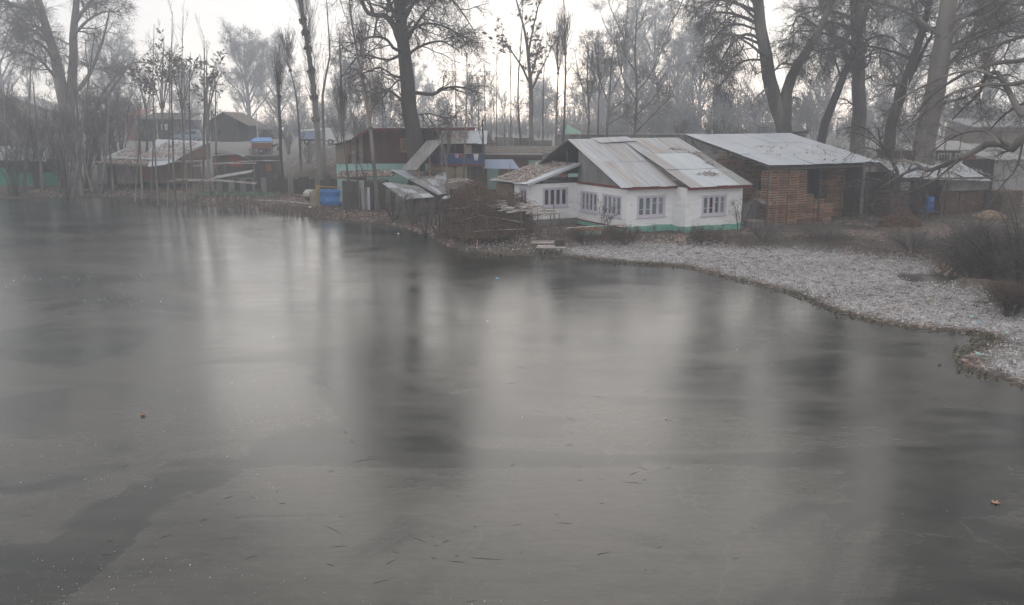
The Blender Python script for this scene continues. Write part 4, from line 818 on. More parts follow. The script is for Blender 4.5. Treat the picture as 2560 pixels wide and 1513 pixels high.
# ------------------------------------------------------------------ firewood shed at the right
FO = sw(10.8, -1.9, 0); fshed = empty('firewood_shed', FO, ROT, 'low tin roofed firewood shed behind the pale twisting limb', 'shed')
def fw(x, y, z): return FO + Rm @ Vector((x, y, z))
fro = MB()
for x in (.2, 3.9, 7.6, 11.2): fro.beam((x, .1, 3.6 - x * .015), (x + 1.4, 4.2, 4.75 - .05 * x), .09, .11)
fro.beam((0, .05, 3.6), (11.4, .05, 3.44), .1, .14); fro = fro.build('roof', M['dark_steel'], fshed)
sheets(fro, (1.9, 4.2, 5.0), (10.6, 0, -.62), (-1.85, -4.25, -1.2), 11, 2, lambda i, j: M['tin_pale'] if (i + j) % 4 else M['tin_dull'], rng=random.Random(6), sag=.05)
for x in (.5, 5.9, 11.1): MB().tube([(x, .3, .2), (x, .3, 3.55)], .08, 6).build('post', M['board_dark'], fshed)
MB().box(1.2, 12.4, 4.1, 4.18, .3, 3.9).build('back_wall', M['board_dark'], fshed); MB().box(6.0, 11.3, .5, .55, 2.45, 3.3).build('front_panel', M['concrete'], fshed); MB().box(.6, 1.9, .5, .55, 2.7, 3.35).build('front_panel', M['tin_dull'], fshed)
litter_on('roof_leaves', [fw(.3, .3, 3.78), fw(11.2, .3, 3.62), fw(12, 4, 4.5), fw(2, 4, 5.0)], 900, 'dry leaves strewn over the firewood shed roof', 14, .06, (.1, None))
def plank_stack(c, w, d, h, label, seed):
    rng = random.Random(seed); mb = MB(); z = 0.0
    while z < h:
        t = rng.uniform(.04, .075); x = rng.uniform(-.12, .05)
        while x < w: l = rng.uniform(.35, 1.0); mb.box(x, min(x + l, w + rng.uniform(-.05, .15)), rng.uniform(-.08, .05), d, z, z + t - .008); x += l + .012
        z += t
    root = empty('wood_stack', c, ROT, label, 'woodpile'); mb.build('planks', M['wood_brown'], root, kind='stuff'); return root
plank_stack(fw(.6, 1.0, .4), 1.9, 1.6, 2.1, 'tall brown wood stack beside the blue drum', 3); plank_stack(fw(6.1, .8, .4), 2.0, 1.8, 1.9, 'brown wood stack behind the middle post of the firewood shed', 4)
plank_stack(fw(8.4, .9, .4), 2.9, 1.6, 2.0, 'long brown wood stack under the concrete panel', 5); plank_stack(fw(11.6, -.6, .4), 2.4, 1.5, 1.9, 'brown wood stack just beyond the shed roof edge', 6)
log_heap('firewood_heap', tuple(ga(2250, 566)), 1.5, 1.0, 1.45, 900, M['wood_pile'], 'rounded heap of split firewood at the foot of the tree', 8, .3, .035)
log_heap('woodchip_heap', tuple(ga(2475, 545)), 1.3, .8, .55, 300, M['wood_pale'], 'low heap of pale split wood at the right yard edge', 9, .35, .04)
dr = empty('blue_drum', tuple(np.array([32.2, 65.9, 1.12])), 0, 'blue plastic drum standing on a low stand in the firewood shed', 'drum')
n = 20; pr = [(.26, 0), (.29, .03), (.29, .3), (.30, .32), (.30, .36), (.29, .38), (.29, .72), (.30, .74), (.30, .78), (.29, .8), (.29, 1.05), (.26, 1.1)]
mb = MB(); pts = [(math.cos(6.2832 * j / n) * r, math.sin(6.2832 * j / n) * r, z) for r, z in pr for j in range(n)]
mb.poly(pts, [(i * n + j, i * n + (j + 1) % n, (i + 1) * n + (j + 1) % n, (i + 1) * n + j) for i in range(len(pr) - 1) for j in range(n)] + [tuple(range(n))[::-1], tuple((len(pr) - 1) * n + j for j in range(n))]).build('body', M['barrel'], dr, True)
MB().tube([(.12, .05, 1.1), (.12, .05, 1.14)], .05, 8).build('bung', M['barrel'], dr)
st = empty('drum_stand', (32.2, 65.9, hz(32.2, 65.9)), ROT, 'low wooden stand carrying the blue drum', 'stand')
hs = 1.115 - hz(32.2, 65.9); MB().box(-.7, .7, -.4, .4, hs - .07, hs).build('top', M['board_dark'], st)
for x in (-.62, .55):
    for y in (-.35, .28): MB().box(x, x + .07, y, y + .07, 0, hs - .07).build('leg', M['board_dark'], st)

# ------------------------------------------------------------------ red timber house, balcony house and huts in the middle
def slabpx(pts, th, name, m, parent=None, **k):      # a roof plate measured corner by corner: (u, v, distance)
    o = np.array(parent.location) if parent else np.zeros(3)
    return MB().slab([at(u, v, Y) - o for u, v, Y in pts], th).build(name, m, parent, **k)
RO = np.array([-16.3, 80.0, 0.0]); RO[2] = hz(RO[0], RO[1]) - .1
red = empty('red_timber_house', RO, 0, 'two storey house, oxblood timber over pale turquoise, with red eaves', 'house')
zz = lambda z: z - RO[2]
MB().box(0, 8.6, .12, 6.5, zz(.5), zz(4.05)).build('lower_wall', M['turq'], red); MB().box(8.62, 12.7, .2, 6.5, zz(.5), zz(4.05)).build('lower_wall', M['cream'], red)
def redtop(x): return 5.85 + .28 * x if x < 1.7 else (6.32 + (x - 1.7) * .62 if x < 3.2 else 7.22)
core = MB()
for a, b_ in ((0.05, 1.7), (1.7, 3.2), (3.2, 12.6)):
    core.hexa([(a, .12, zz(4.06)), (b_, .12, zz(4.06)), (b_, 6.4, zz(4.06)), (a, 6.4, zz(4.06)), (a, .12, zz(redtop(a) - .05)), (b_, .12, zz(redtop(b_ - .01) - .05)), (b_, 6.4, zz(redtop(b_ - .01) - .05)), (a, 6.4, zz(redtop(a) - .05))])
core.build('upper_wall', M['board_dark'], red)
x = 0.0; k = 0
while x < 12.5:
    w = .36; x1 = min(x + w, 12.6); m = M['board_pale'] if x < .95 or 1.9 < x < 2.5 else M['board_red']; zt0, zt1 = redtop(x), redtop(x1 - .01); y0 = .06 - .012 * (k % 2)
    zb = 4.07; za = zz(zb)
    if 1.2 <= x < 1.75: zt0 = zt1 = 4.95; m = M['board_pale']
    if not (6.0 <= x < 8.0):
        MB().hexa([(x, y0, za), (x1 - .012, y0, za), (x1 - .012, .115, za), (x, .115, za), (x, y0, zz(zt0 - .08)), (x1 - .012, y0, zz(zt1 - .08)), (x1 - .012, .115, zz(zt1 - .08)), (x, .115, zz(zt0 - .08))]).build('plank', m, red)
    else:
        MB().box(x, x1 - .012, y0, .115, za, zz(5.15)).build('plank', m, red); MB().box(x, x1 - .012, y0, .115, zz(6.35), zz(7.14)).build('plank', m, red)
    x += w; k += 1
casement(red, lambda a, z, s: (a, .02 + s, z), 6.0, 7.95, zz(5.15), zz(6.35), 3, M['pane_dark'], False, M['bare_wood'], .55)
casement(red, lambda a, z, s: (a, .0 + s, z), 1.15, 1.9, zz(4.97), zz(6.2), 2, M['pane_dark'], False, M['bare_wood'], .7)
rr = MB().slab([(-.7, -.6, zz(5.72)), (1.75, -.6, zz(6.36)), (1.75, 6.8, zz(6.36)), (-.7, 6.8, zz(5.72))], .06); rr.slab([(1.74, -.6, zz(6.42)), (3.2, -.6, zz(7.3)), (3.2, 6.8, zz(7.3)), (1.74, 6.8, zz(6.42))], .06)
rr.slab([(3.2, -.6, zz(7.3)), (12.9, -.6, zz(7.36)), (12.9, 6.8, zz(7.36)), (3.2, 6.8, zz(7.3))], .06); rr = rr.build('roof', M['tin_dull'], red)
MB().beam((1.72, -.64, zz(6.28)), (3.2, -.64, zz(7.18)), .04, .2).build('fascia', M['red'], red); MB().beam((3.18, -.64, zz(7.16)), (6.3, -.64, zz(7.18)), .04, .22).build('fascia', M['red'], red); MB().beam((9.2, -.64, zz(7.2)), (12.95, -.64, zz(7.24)), .04, .22).build('fascia', M['red'], red); MB().beam((6.3, -.645, zz(7.17)), (9.2, -.645, zz(7.2)), .04, .18).build('fascia', M['board_dark'], red)
MB().box(1.6, 1.85, -.25, .1, zz(4.9), zz(5.2)).build('bucket_shelf', M['tin_dull'], red)

YB = 76.6; p0 = at(1096, 420, YB); p1 = at(1212, 420, YB); BO = np.array([p0[0], YB, hz(p0[0], YB) - .1])
balc = empty('balcony_house', BO, 0, 'small house with blue balcony and tin roof left of the annex', 'house'); Wb = p1[0] - p0[0]
zB = lambda v: at(1150, v, YB)[2] - BO[2]
MB().box(.1, Wb - .1, 1.5, 3.2, 0, zB(360) + .3).build('wall', M['board_dark'], balc)
MB().box(.1, Wb * .62, .25, 1.49, 0, zB(416)).build('lower_wall', M['cream'], balc); MB().box(Wb * .63, Wb - .1, .6, 1.49, 0, zB(416)).build('lower_wall', M['board_dark'], balc)
MB().box(0, Wb, -.05, 1.48, zB(416), zB(414)).build('balcony_floor', M['board_brown'], balc); MB().box(0, Wb, -.06, 0, zB(410), zB(384.5)).build('balcony_panel', M['bluewall'], balc); MB().box(-.02, Wb + .02, -.09, -.0, zB(414), zB(410.3)).build('red_band', M['red'], balc)
for x in (.05, Wb * .35, Wb * .68, Wb - .1): MB().box(x, x + .08, .02, .1, zB(384), zB(361)).build('post', M['board_brown'], balc)
for x in (.1, Wb * .34, Wb * .66, Wb - .22): MB().box(x, x + .12, .05, .17, 0, zB(416.3)).build('stilt', M['board_brown'], balc)
br = MB().slab([(-.5, -.5, zB(361) + .05), (Wb + .9, -.55, zB(360) + .05), (Wb + .2, 2.6, zB(337) + .25), (.2, 2.6, zB(337) + .25)], .05).build('roof', M['board_dark'], balc)
sheets(br, (.1, 2.65, zB(337) + .3), (Wb + .1, 0, 0), (0, -3.2, -(zB(337) - zB(361)) - .2), 5, 2, lambda i, j: M['tin_pale'] if i > 2 else M['tin_dull'], rng=random.Random(2))
MB().box(Wb * .55, Wb * .72, -.02, .03, zB(384) - .02, zB(363)).build('yellow_panel', M['cream'], balc)
def oo(x, y, z): return np.array([BO[0] + x, BO[1] + y, BO[2] + z])
litter_on('roof_leaves', [oo(.2, -.3, zB(361) + .2), oo(Wb * .62, -.3, zB(361) + .2), oo(Wb * .62, 2.3, zB(339) + .3), oo(.4, 2.3, zB(339) + .3)], 520, 'orange brown leaves on the balcony house roof', 22, .09)
ln = empty('washing_line', oo(.1, -.12, zB(383)), 0, 'washing line strung along the blue balcony', 'washing line'); MB().tube([(0, 0, 0), (Wb / 2, 0, -.05), (Wb - .2, 0, 0)], .012, 4).build('cord', M['steel'], ln)
for k, (u, w, h, m, lab) in enumerate([(1142, .38, .42, 'pink', 'pink garment hanging on the washing line'), (1155, .3, .34, 'redwall', 'dull red cloth hanging next to the pink garment'), (1172, .45, .4, 'teal_tarp', 'dark teal cloth hanging on the washing line'), (1190, .48, .62, 'white_cloth', 'white garment hanging at the right end of the washing line')]):
    c = at(u, 385, YB - .14); mb = MB(); c = np.array(c); K = 4
    prof = [(-w / 2, 0), (w / 2, 0), (w * .42, -h * .45), (w * .22, -h), (w * .08, -h * .98), (0, -h * .55), (-w * .1, -h * .9), (-w * .25, -h * .92), (-w * .42, -h * .4)]
    n = len(prof); pts = [(c[0] + a, c[1] - .012 + .02 * math.sin(a * 14), c[2] + z) for a, z in prof] + [(c[0] + a, c[1] + .012 + .02 * math.sin(a * 14), c[2] + z) for a, z in prof]
    mb.poly(pts, [tuple(range(n))[::-1], tuple(range(n, 2 * n))] + [(i, (i + 1) % n, n + (i + 1) % n, n + i) for i in range(n)]).build('garment', M[m], label=lab, cat='clothing', group='washing on the line')
# covered stair running down from the balcony
stO = at(1005, 432, 74.8); stO[2] = hz(stO[0], 74.8)
stair = empty('covered_stair', stO, 0, 'sloping tin roof over the stair between red house and balcony', 'stair')
T0, T1 = at(1003, 424, 74.8) - stO, at(1068, 352, 76.0) - stO
w_ = Vector((at(1043, 424, 73.6) - at(1003, 424, 74.8))); 
d_ = Vector(T1) - Vector(T0)
sheets(stair, Vector(T1), w_, -d_, 2, 2, M['tin_dull'], rng=random.Random(3))
for t in (.1, .5, .95):
    p = Vector(T0) + d_ * t + w_ * .95; MB().box(p.x - .05, p.x + .05, p.y - .05, p.y + .05, 0, p.z - .03).build('post', M['bare_wood'], stair)
for i in range(9):
    t = (i + .5) / 9; p = Vector(T0) + d_ * t; MB().box(p.x + .1, p.x + w_.x * .9, p.y + w_.y * .9, p.y - .1 , max(p.z - 2.3, .02), max(p.z - 2.22, .1)).build('step', M['board_brown'], stair)
# grey hut with loose tin roofs
hb = np.array([-12.0, 71.6, 0]); hb[2] = hz(hb[0], hb[1]); hut = empty('tin_hut', hb, 0, 'patched hut with buckled grey tin roofs by the water', 'hut')
H_ = lambda u, v, Y: Vector(at(u, v, Y) - hb)
slabpx([(840, 446, 75.5), (982, 440, 75), (992, 430, 77), (945, 424, 78.5), (850, 428, 78.5)], .05, 'leafy_roof', M['roof_brown'], hut)
rh = random.Random(31)
quad_sheets(hut, H_(978, 427, 76.5), H_(1114, 436, 75.6), H_(1116, 483, 70.6), H_(1093, 487, 69.9), 4, 3, lambda i, j: M['tin_pale'] if (i + j) % 3 == 0 else M['tin_dull'], rh)
quad_sheets(hut, H_(950, 457, 73.2), H_(1046, 469, 72.6), H_(1084, 493, 69.3), H_(1010, 499, 69.0), 3, 3, lambda i, j: M['tin_pale'] if (i + 2 * j) % 3 == 0 else M['tin_dull'], rh)
MB().hexa([H_(985, 430, 76.3), H_(1050, 462, 72.8), H_(1050, 462, 73.2), H_(985, 430, 76.7), H_(985, 427.5, 76.3), H_(1050, 457, 72.8), H_(1050, 457, 73.2), H_(985, 427.5, 76.7)]).build('rake_board', M['board_dark'], hut)
def drop(p, q, m, inset=.25, nm='wall'):
    p, q = Vector(p), Vector(q); k = Vector((0, inset, 0)); w = Vector((0, .06, 0)); t = Vector((0, 0, -.12)); g0, g1 = Vector((p.x, p.y, -.1)), Vector((q.x, q.y, -.1))
    MB().hexa([g0 + k, g1 + k, g1 + k + w, g0 + k + w, p + k + t, q + k + t, q + k + w + t, p + k + w + t]).build(nm, M[m], hut)
Pd, Qd, Rd, Sd = H_(950, 457, 73.2), H_(1046, 469, 72.6), H_(1084, 493, 69.3), H_(1010, 499, 69.0); Ad, Cd, Dd, Ed = H_(978, 427, 76.5), H_(1114, 436, 75.6), H_(1116, 483, 70.6), H_(1093, 487, 69.9)
for k in range(6): drop(Sd.lerp(Rd, k / 6 + .01), Sd.lerp(Rd, (k + 1) / 6), ['board_grey', 'board_dark', 'board_brown'][k % 3], .7, 'wall_board')
for k in range(4): drop(Ed.lerp(Dd, k / 4), Ed.lerp(Dd, (k + 1) / 4 - .02), ['board_dark', 'board_grey'][k % 2], .5, 'wall_board')
for k in range(5): drop(Pd.lerp(Sd, k / 5 + .02), Pd.lerp(Sd, (k + 1) / 5), ['board_grey', 'concrete', 'board_dark'][k % 3], .35, 'wall_board')
MB().box(-2.4, 1.2, 1.2, 3.4, 0, 2.35).build('wall', M['board_dark'], hut)
for u, v in ((1000, 500), (1030, 498), (1060, 495), (1084, 494)):
    p = H_(u, v, 69.7); MB().tube([(p.x, p.y, 0), (p.x, p.y, p.z - .02)], .05, 6).build('post', M['stick'], hut)
a_, c_ = Vector(gp(857, 520, .5)) - Vector(hb), Vector(gp(913, 527, .5)) - Vector(hb); zt = at(870, 448, 74)[2] - hb[2]
for i in range(4):
    p, q2 = a_.lerp(c_, i / 4), a_.lerp(c_, (i + 1) / 4 - .01); mb = MB(); mb.hexa([(p.x, p.y, -.2), (q2.x, q2.y, -.2), (q2.x, q2.y + .03, -.2), (p.x, p.y + .03, -.2), (p.x, p.y, zt), (q2.x, q2.y, zt), (q2.x, q2.y + .03, zt), (p.x, p.y + .03, zt)])
    for k in range(11): z = .1 + k * .18; mb.hexa([(p.x, p.y - .03, z), (q2.x, q2.y - .03, z), (q2.x, q2.y - .002, z), (p.x, p.y - .002, z), (p.x, p.y - .03, z + .07), (q2.x, q2.y - .03, z + .07), (q2.x, q2.y - .002, z + .07), (p.x, p.y - .002, z + .07)])
    mb.build('tin_panel', M['tin_dull'], hut)
for i in range(3):
    p = c_.lerp(Vector(gp(932, 530, .5)) - Vector(hb), i / 3 + .02); MB().box(p.x, p.x + .25, p.y, p.y + .05, -.1, 1.9).build('patched_panel', [M['board_grey'], M['tin_pale'], M['board_dark']][i], hut)
litter_on('roof_leaves', [at(845, 445, 75.4), at(980, 440, 75), at(985, 429, 77), at(852, 429, 78.3)], 1500, 'pink brown leaf litter on the hut roof beside the tin fence', 25, .085)
litter_on('roof_leaves', [at(985, 429, 76.3), at(1110, 436, 75.2), at(1110, 480, 70.4), at(1060, 462, 73)], 420, 'thin leaf litter over the buckled grey hut roof', 26, .07, (0.1, None))
# brick stub, dark shed, wood pile behind the hut
MB().box(-14.9, -13.0, 76.6, 77.0, hz(-14, 76.8) - .1, 3.0).build('brick_wall', M['brick_red'], label='stub of red brick wall above the leafy hut roof', cat='wall')
dk = empty('dark_lean_to', (-5.1, 70.5, hz(-5.1, 70.5)), .2, 'dark sagging lean to beside the buckled grey roofs', 'shed')
MB().box(0, 1.7, 0, 1.8, 0, 1.9).build('wall', M['board_dark'], dk); MB().slab([(-.2, -.3, 1.95), (2.0, -.3, 1.9), (1.9, 2, 2.35), (-.1, 2, 2.4)], .05).build('roof', M['roof_brown'], dk)
for k, (dx, dz) in enumerate([(0, .05), (.25, .12), (.5, .08), (.1, .2)]): MB().tube([(-.2 + dx, .3 * k, 2.35 + dz), (.9 + dx, .5 + .2 * k, 2.5 + dz), (1.5 + dx, .6, 2.45 + dz)], .05, 5).build('pole_on_roof', M['frost_stick'], dk)
lw = empty('low_leaf_roof', (-.2, 62.6, hz(-.2, 62.6)), ROT, 'low leaf topped shelter against the annex', 'shelter')
MB().slab([(-3.2, -.3, 1.55), (.2, -.4, 1.75), (.3, 1.6, 2.05), (-3.0, 1.6, 1.9)], .06).build('roof', M['tin_dull'], lw); MB().box(-2.9, .1, 1.2, 1.3, 0, 1.75).build('wall', M['board_dark'], lw)
for x in (-3.0, -1.5, 0): MB().box(x, x + .09, -.25, -.16, -.2, 1.5).build('post', M['board_dark'], lw)
lo = Vector(lw.location)
def lws(x, y, z): return lo + Rm @ Vector((x, y, z))
litter_on('roof_leaves', [lws(-3, -.2, 1.58), lws(.1, -.3, 1.78), lws(.2, 1.5, 2.05), lws(-2.9, 1.5, 1.9)], 500, 'leaf litter on the low shelter against the annex', 27, .075)
blx = MB().slab([at(1105, 497, 66), at(1160, 489, 66), at(1165, 484, 67), at(1110, 490, 67)], .05).build('tin_strip', M['tin_pale'], label='pale blue tin strip laid over the brush by the grey hut', cat='tin sheet')

# blue tarp on yellow poles, with the woodpile beside it
tp = gp(826, 517, .45); tf = empty('yellow_trestle', (tp[0], tp[1], hz(tp[0], tp[1])), .08, 'yellow pole frame by the shore hung with a blue tarp', 'frame')
for x in (-1.12, -.95, 1.12): MB().tube([(x, .04 * x, -.1), (x * 1.01, .02, 1.85)], .055, 6).build('pole', M['yellow'], tf)
MB().beam((-1.2, 0, 1.78), (1.2, 0, 1.62), .07, .08).build('crossbar', M['yellow'], tf)
K = 9; pts = []
for j in range(K):
    for i in range(K):
        x = -.85 + 1.75 * i / (K - 1); z = 1.5 - 1.42 * j / (K - 1); pts.append((x + .04 * math.sin(j), -.09 - .05 * math.sin(i * 1.9 + j) - .05 * math.sin(j * 1.3), z + .03 * math.sin(i * 2.1)))
n = len(pts); pts += [(x, y + .02, z) for x, y, z in pts]; fs = []
for j in range(K - 1):
    for i in range(K - 1): a = j * K + i; fs += [(a, a + K, a + K + 1, a + 1), (n + a, n + a + 1, n + a + K + 1, n + a + K)]
tarp = MB().poly(pts, fs).build('blue_tarp', M['blue'], label='crumpled bright blue tarp hanging on the yellow frame', cat='tarp', smooth=True); tarp.location = tf.location; tarp.rotation_euler = tf.rotation_euler
wp = gp(786, 520, .45); ws = empty('pale_board', (wp[0], wp[1], hz(wp[0], wp[1])), .1, 'pale weathered boards standing left of the yellow frame', 'boards')
for i in range(3): MB().box(-.35 + i * .2, -.18 + i * .2, 0, .05, -.1, 1.35 + .1 * i).build('board', M['board_pale'], ws)
MB().slab([at(757, 483, 81), at(792, 483, 81), at(790, 474, 84), at(765, 474, 84)], .25).build('covered_bed', M['concrete_pale'], label='pale sheet covering a low garden bed', cat='sheet')

# long mossy roofed building in the gap
lb = empty('long_building', (-3.6, 82.5, hz(-2, 82.5)), .02, 'long low brown building with mossy roof behind the annex', 'building'); z0 = lb.location.z; e0 = at(1300, 388, 82)[2] - z0; 
MB().box(0, 11.5, .6, 5, 0, e0 - .1).build('wall', M['board_brown'], lb); MB().slab([(-.4, -.2, e0 + .12), (11.8, -.2, e0 + .12), (11.8, 4.5, e0 + .7), (-.4, 4.5, e0 + .7)], .1).build('roof', M['roof_brown'], lb); MB().box(-.4, 11.8, -.28, -.21, e0 - .22, e0 + .02).build('fascia', M['board_brown'], lb); MB().box(-.4, 11.8, -.3, -.2, e0 + .025, e0 + .13).build('eave_trim', M['concrete_pale'], lb)
for i, (a, c) in enumerate([(1.2, 'turq'), (5.2, 'turq'), (7.6, 'redwall'), (9.0, 'turq')]): MB().box(a, a + 1.1, .5, .59, .9, e0 - .5).build('shutter', M[c], lb)
bt = at(1235, 413, 78); MB().slab([(bt[0] - 1.4, 77.5, bt[2] - .25), (bt[0] + 2.3, 77.5, bt[2] - .3), (bt[0] + 1.7, 79.5, bt[2] + .45), (bt[0] - 1.2, 79.5, bt[2] + .45)], .04).build('canopy', M['pale_blue'], label='pale blue canopy sheet under the long mossy roof', cat='canopy')
for k, x in enumerate((-1.3, .5, 2.2)): MB().tube([(bt[0] + x, 77.6, hz(bt[0] + x, 77.6) - .1), (bt[0] + x, 77.6, bt[2] - .3)], .04, 5).build('canopy_post', M['stick'], label=['left', 'middle', 'right'][k] + ' thin post holding the pale blue canopy', cat='post', group='posts of the blue canopy')
ck = at(1377, 392, 72); cb = empty('concrete_block', (ck[0], 72, hz(ck[0], 72)), ROT, 'grey concrete water tank standing behind the annex', 'tank'); MB().box(-.5, .5, -.5, .5, 0, at(1377, 384, 72)[2] - cb.location.z).build('body', M['concrete'], cb); zt = at(1377, 384, 72)[2] - cb.location.z; MB().box(-.62, .62, -.62, .62, zt, zt + .12).build('cap', M['concrete'], cb)
# boundary wall along the embankment, built panel by panel
wl = empty('boundary_wall', (5.0, 101, hz(8, 101) - .3), 0, 'long grey boundary wall with pale coping on the embankment', 'wall'); zw = at(1600, 334, 101)[2] - wl.location.z
for i in range(9):
    MB().box(i * 2.9, i * 2.9 + 2.86, 0, .2, 0, zw - .12).build('panel', [M['concrete'], M['roof_brown'], M['concrete']][i % 3], wl); MB().box(i * 2.9 - .01, i * 2.9 + 2.85, -.05, .25, zw - .118, zw).build('coping', M['concrete_pale'], wl)
wl2 = empty('low_wall', (-9.0, 103, hz(-2, 103) - .3), 0, 'rubble wall on the embankment above the long roof', 'wall'); zw = at(1250, 340, 103)[2] - wl2.location.z
for i in range(6): MB().box(i * 2.3, i * 2.3 + 2.27, 0, .3, 0, zw - .3 + .25 * math.sin(i * 2.3)).build('panel', [M['roof_brown'], M['concrete']][i % 2], wl2)
gh = at(1436, 322, 128); gt = empty('green_hut', (gh[0], 128, hz(gh[0], 128) - .1), .4, 'pale green tent roofed hut far behind the white house', 'hut'); zr_ = at(1425, 311, 128)[2] - gt.location.z
MB().poly([(-1.3, -1, .3), (1.7, -1, .3), (1.7, 1.5, .3), (-1.3, 1.5, .3), (-1.1, .2, zr_), (1.0, .2, zr_ * .62)], [(0, 1, 5, 4), (1, 2, 5), (2, 3, 4, 5), (3, 0, 4), (3, 2, 1, 0)]).build('roof', M['green_roof'], gt); MB().box(-1.2, 1.6, -.9, 1.4, -.5, .29).build('wall', M['concrete'], gt)
dsx = at(1993, 330, 92); ds = empty('small_shed', (dsx[0], 92, hz(dsx[0], 92)), .1, 'small dark roofed shed behind the forked plane tree', 'shed'); zd = at(1993, 336, 92)[2] - ds.location.z; MB().box(-.8, .9, 0, 1.5, 0, zd).build('wall', M['concrete'], ds); MB().slab([(-1.0, -.3, zd + .25), (1.1, -.3, zd + .4), (1.1, 1.8, zd + .5), (-1.0, 1.8, zd + .35)], .3).build('roof', M['roof_dark'], ds)
# buildings half hidden at the right
rb = at(2240, 400, 84); rw = empty('windowed_house', (rb[0], 84, hz(rb[0], 84)), .05, 'dark brown house with white barred windows behind the firewood shed', 'house'); zt = at(2300, 376, 84)[2] - rw.location.z
MB().box(0, 8, 0, 4, 0, zt).build('wall', M['board_brown'], rw); MB().slab([(-.5, -.5, zt + .05), (8.4, -.5, zt + .05), (8.4, 4.2, zt + .8), (-.5, 4.2, zt + .8)], .08).build('roof', M['tin_dull'], rw); MB().box(7.0, 7.6, -.06, -.002, .8, zt - .2).build('red_door', M['redwall'], rw)
for a, wd in ((3.2, .6), (4.1, 1.3), (5.8, .8)): casement(rw, lambda a_, z, s: (a_, -.12 + s, z), a, a + wd, zt - 1.2, zt - .25, max(2, int(wd / .3)), M['pane_dark'], False, M['concrete_pale'], .7)
tb = at(2480, 470, 73); ts = empty('corrugated_shed', (tb[0], 73, hz(tb[0], 73)), ROT, 'tall grey corrugated shed at the right edge', 'shed'); zt = at(2520, 400, 73)[2] - ts.location.z
for i in range(5):
    mb = MB(); mb.box(i * .9, i * .9 + .88, 0, .03, 0, zt)
    for k in range(int(zt / .2)): mb.box(i * .9, i * .9 + .88, -.035, -.002, .05 + k * .2, .13 + k * .2)
    mb.build('tin_panel', M['tin_dull'], ts)
MB().box(0, 4.5, .05, 3, 0, zt - .05).build('body', M['board_dark'], ts); MB().slab([(-.3, -.4, zt + .02), (4.8, -.4, zt + .02), (4.8, 3.2, zt + .6), (-.3, 3.2, zt + .6)], .06).build('roof', M['tin_dull'], ts)
rkx = at(2482, 410, 78); rk = empty('rail_rack', (rkx[0], 78, hz(rkx[0], 78)), .1, 'barred grey rack standing behind the corrugated shed', 'rack'); zt = at(2490, 374, 78)[2] - rk.location.z
for x in (0, 1.1): MB().box(x, x + .07, 0, .07, 0, zt).build('post', M['steel'], rk)
for k in range(6): MB().box(.07, 1.1, .01, .06, zt - .25 * k - .1, zt - .25 * k - .04).build('rail', M['steel'], rk)
def pole(u, v0, v1, Y, r, m, label, parts=True):
    a = at(u, v0, Y); b_ = at(u, v1, Y); a[2] = hz(a[0], Y); o = empty('pole', a, 0, label, 'pole'); h = b_[2] - a[2]; MB().tube([(0, 0, -.1), (0, 0, h)], [r, r * .7], 8).build('shaft', M[m], o)
    if parts: MB().beam((-.45, 0, h - .3), (.45, 0, h - .3), .06).build('crossarm', M['dark_steel'], o)
pole(645, 355, 282, 128, .12, 'concrete_pale', 'pale utility pole beside the far gable house'); pole(1868, 340, 232, 95, .07, 'steel', 'thin pale steel pole left of the forked plane tree'); pole(2257, 345, 198, 76, .06, 'steel', 'pale pole tied up along the dark leaning trunk', False); pole(395, 350, 262, 118, .09, 'concrete_pale', 'pale utility pole among the leafy brown cluster'); pole(1778, 345, 275, 104, .07, 'steel', 'short lamp pole above the boundary wall')

# ------------------------------------------------------------------ the left bank: shacks, garden, vehicles on the embankment
so = gp(238, 475, .4); shk = empty('leaf_roofed_shack', (so[0], so[1], hz(so[0], so[1])), 0, 'wide timber shack under a leaf covered patchwork roof on the left bank', 'shack'); SL0 = np.array(shk.location)
L_ = lambda u, v, Y: Vector(at(u, v, Y) - SL0)
zf0 = at(300, 463, 93.5)[2] - SL0[2]
wallx0, wallx1 = 0.3, at(372, 440, 93)[0] - SL0[0]
z_e = at(300, 411, 93)[2] - SL0[2]
MB().box(wallx0, wallx1 + 3.2, .35, 4.5, zf0, z_e).build('wall', M['board_brown'], shk)
cols = ['board_grey', 'board_grey', 'board_red', 'board_red', 'board_pale', 'board_grey', 'pink', 'board_pale', 'board_brown', 'orange', 'orange', 'board_brown', 'board_brown']
n = len(cols)
for i, c in enumerate(cols):
    a = wallx0 + (wallx1 - wallx0) * i / n; b_ = wallx0 + (wallx1 - wallx0) * (i + 1) / n - .015; lo_ = zf0 + (.95 if c == 'pink' else 0); MB().box(a, b_, .3 - .02 * (i % 2), .345, lo_, z_e - .03).build('panel', M[c if c != 'orange' else 'board_brown'], shk)
    if c == 'pink': MB().box(a, b_, .30, .345, zf0, lo_ - .01).build('panel', M['board_pale'], shk)
    if c == 'orange': MB().box(a + .05, b_ - .05, .22, .27, zf0 + .5, z_e - .5).build('shutter', M['redwall'], shk)
for i in range(7): x = wallx0 + i * 1.0; MB().box(x, x + .12, .35, .47, -.3, zf0 - .01).build('stilt', M['board_dark'], shk)
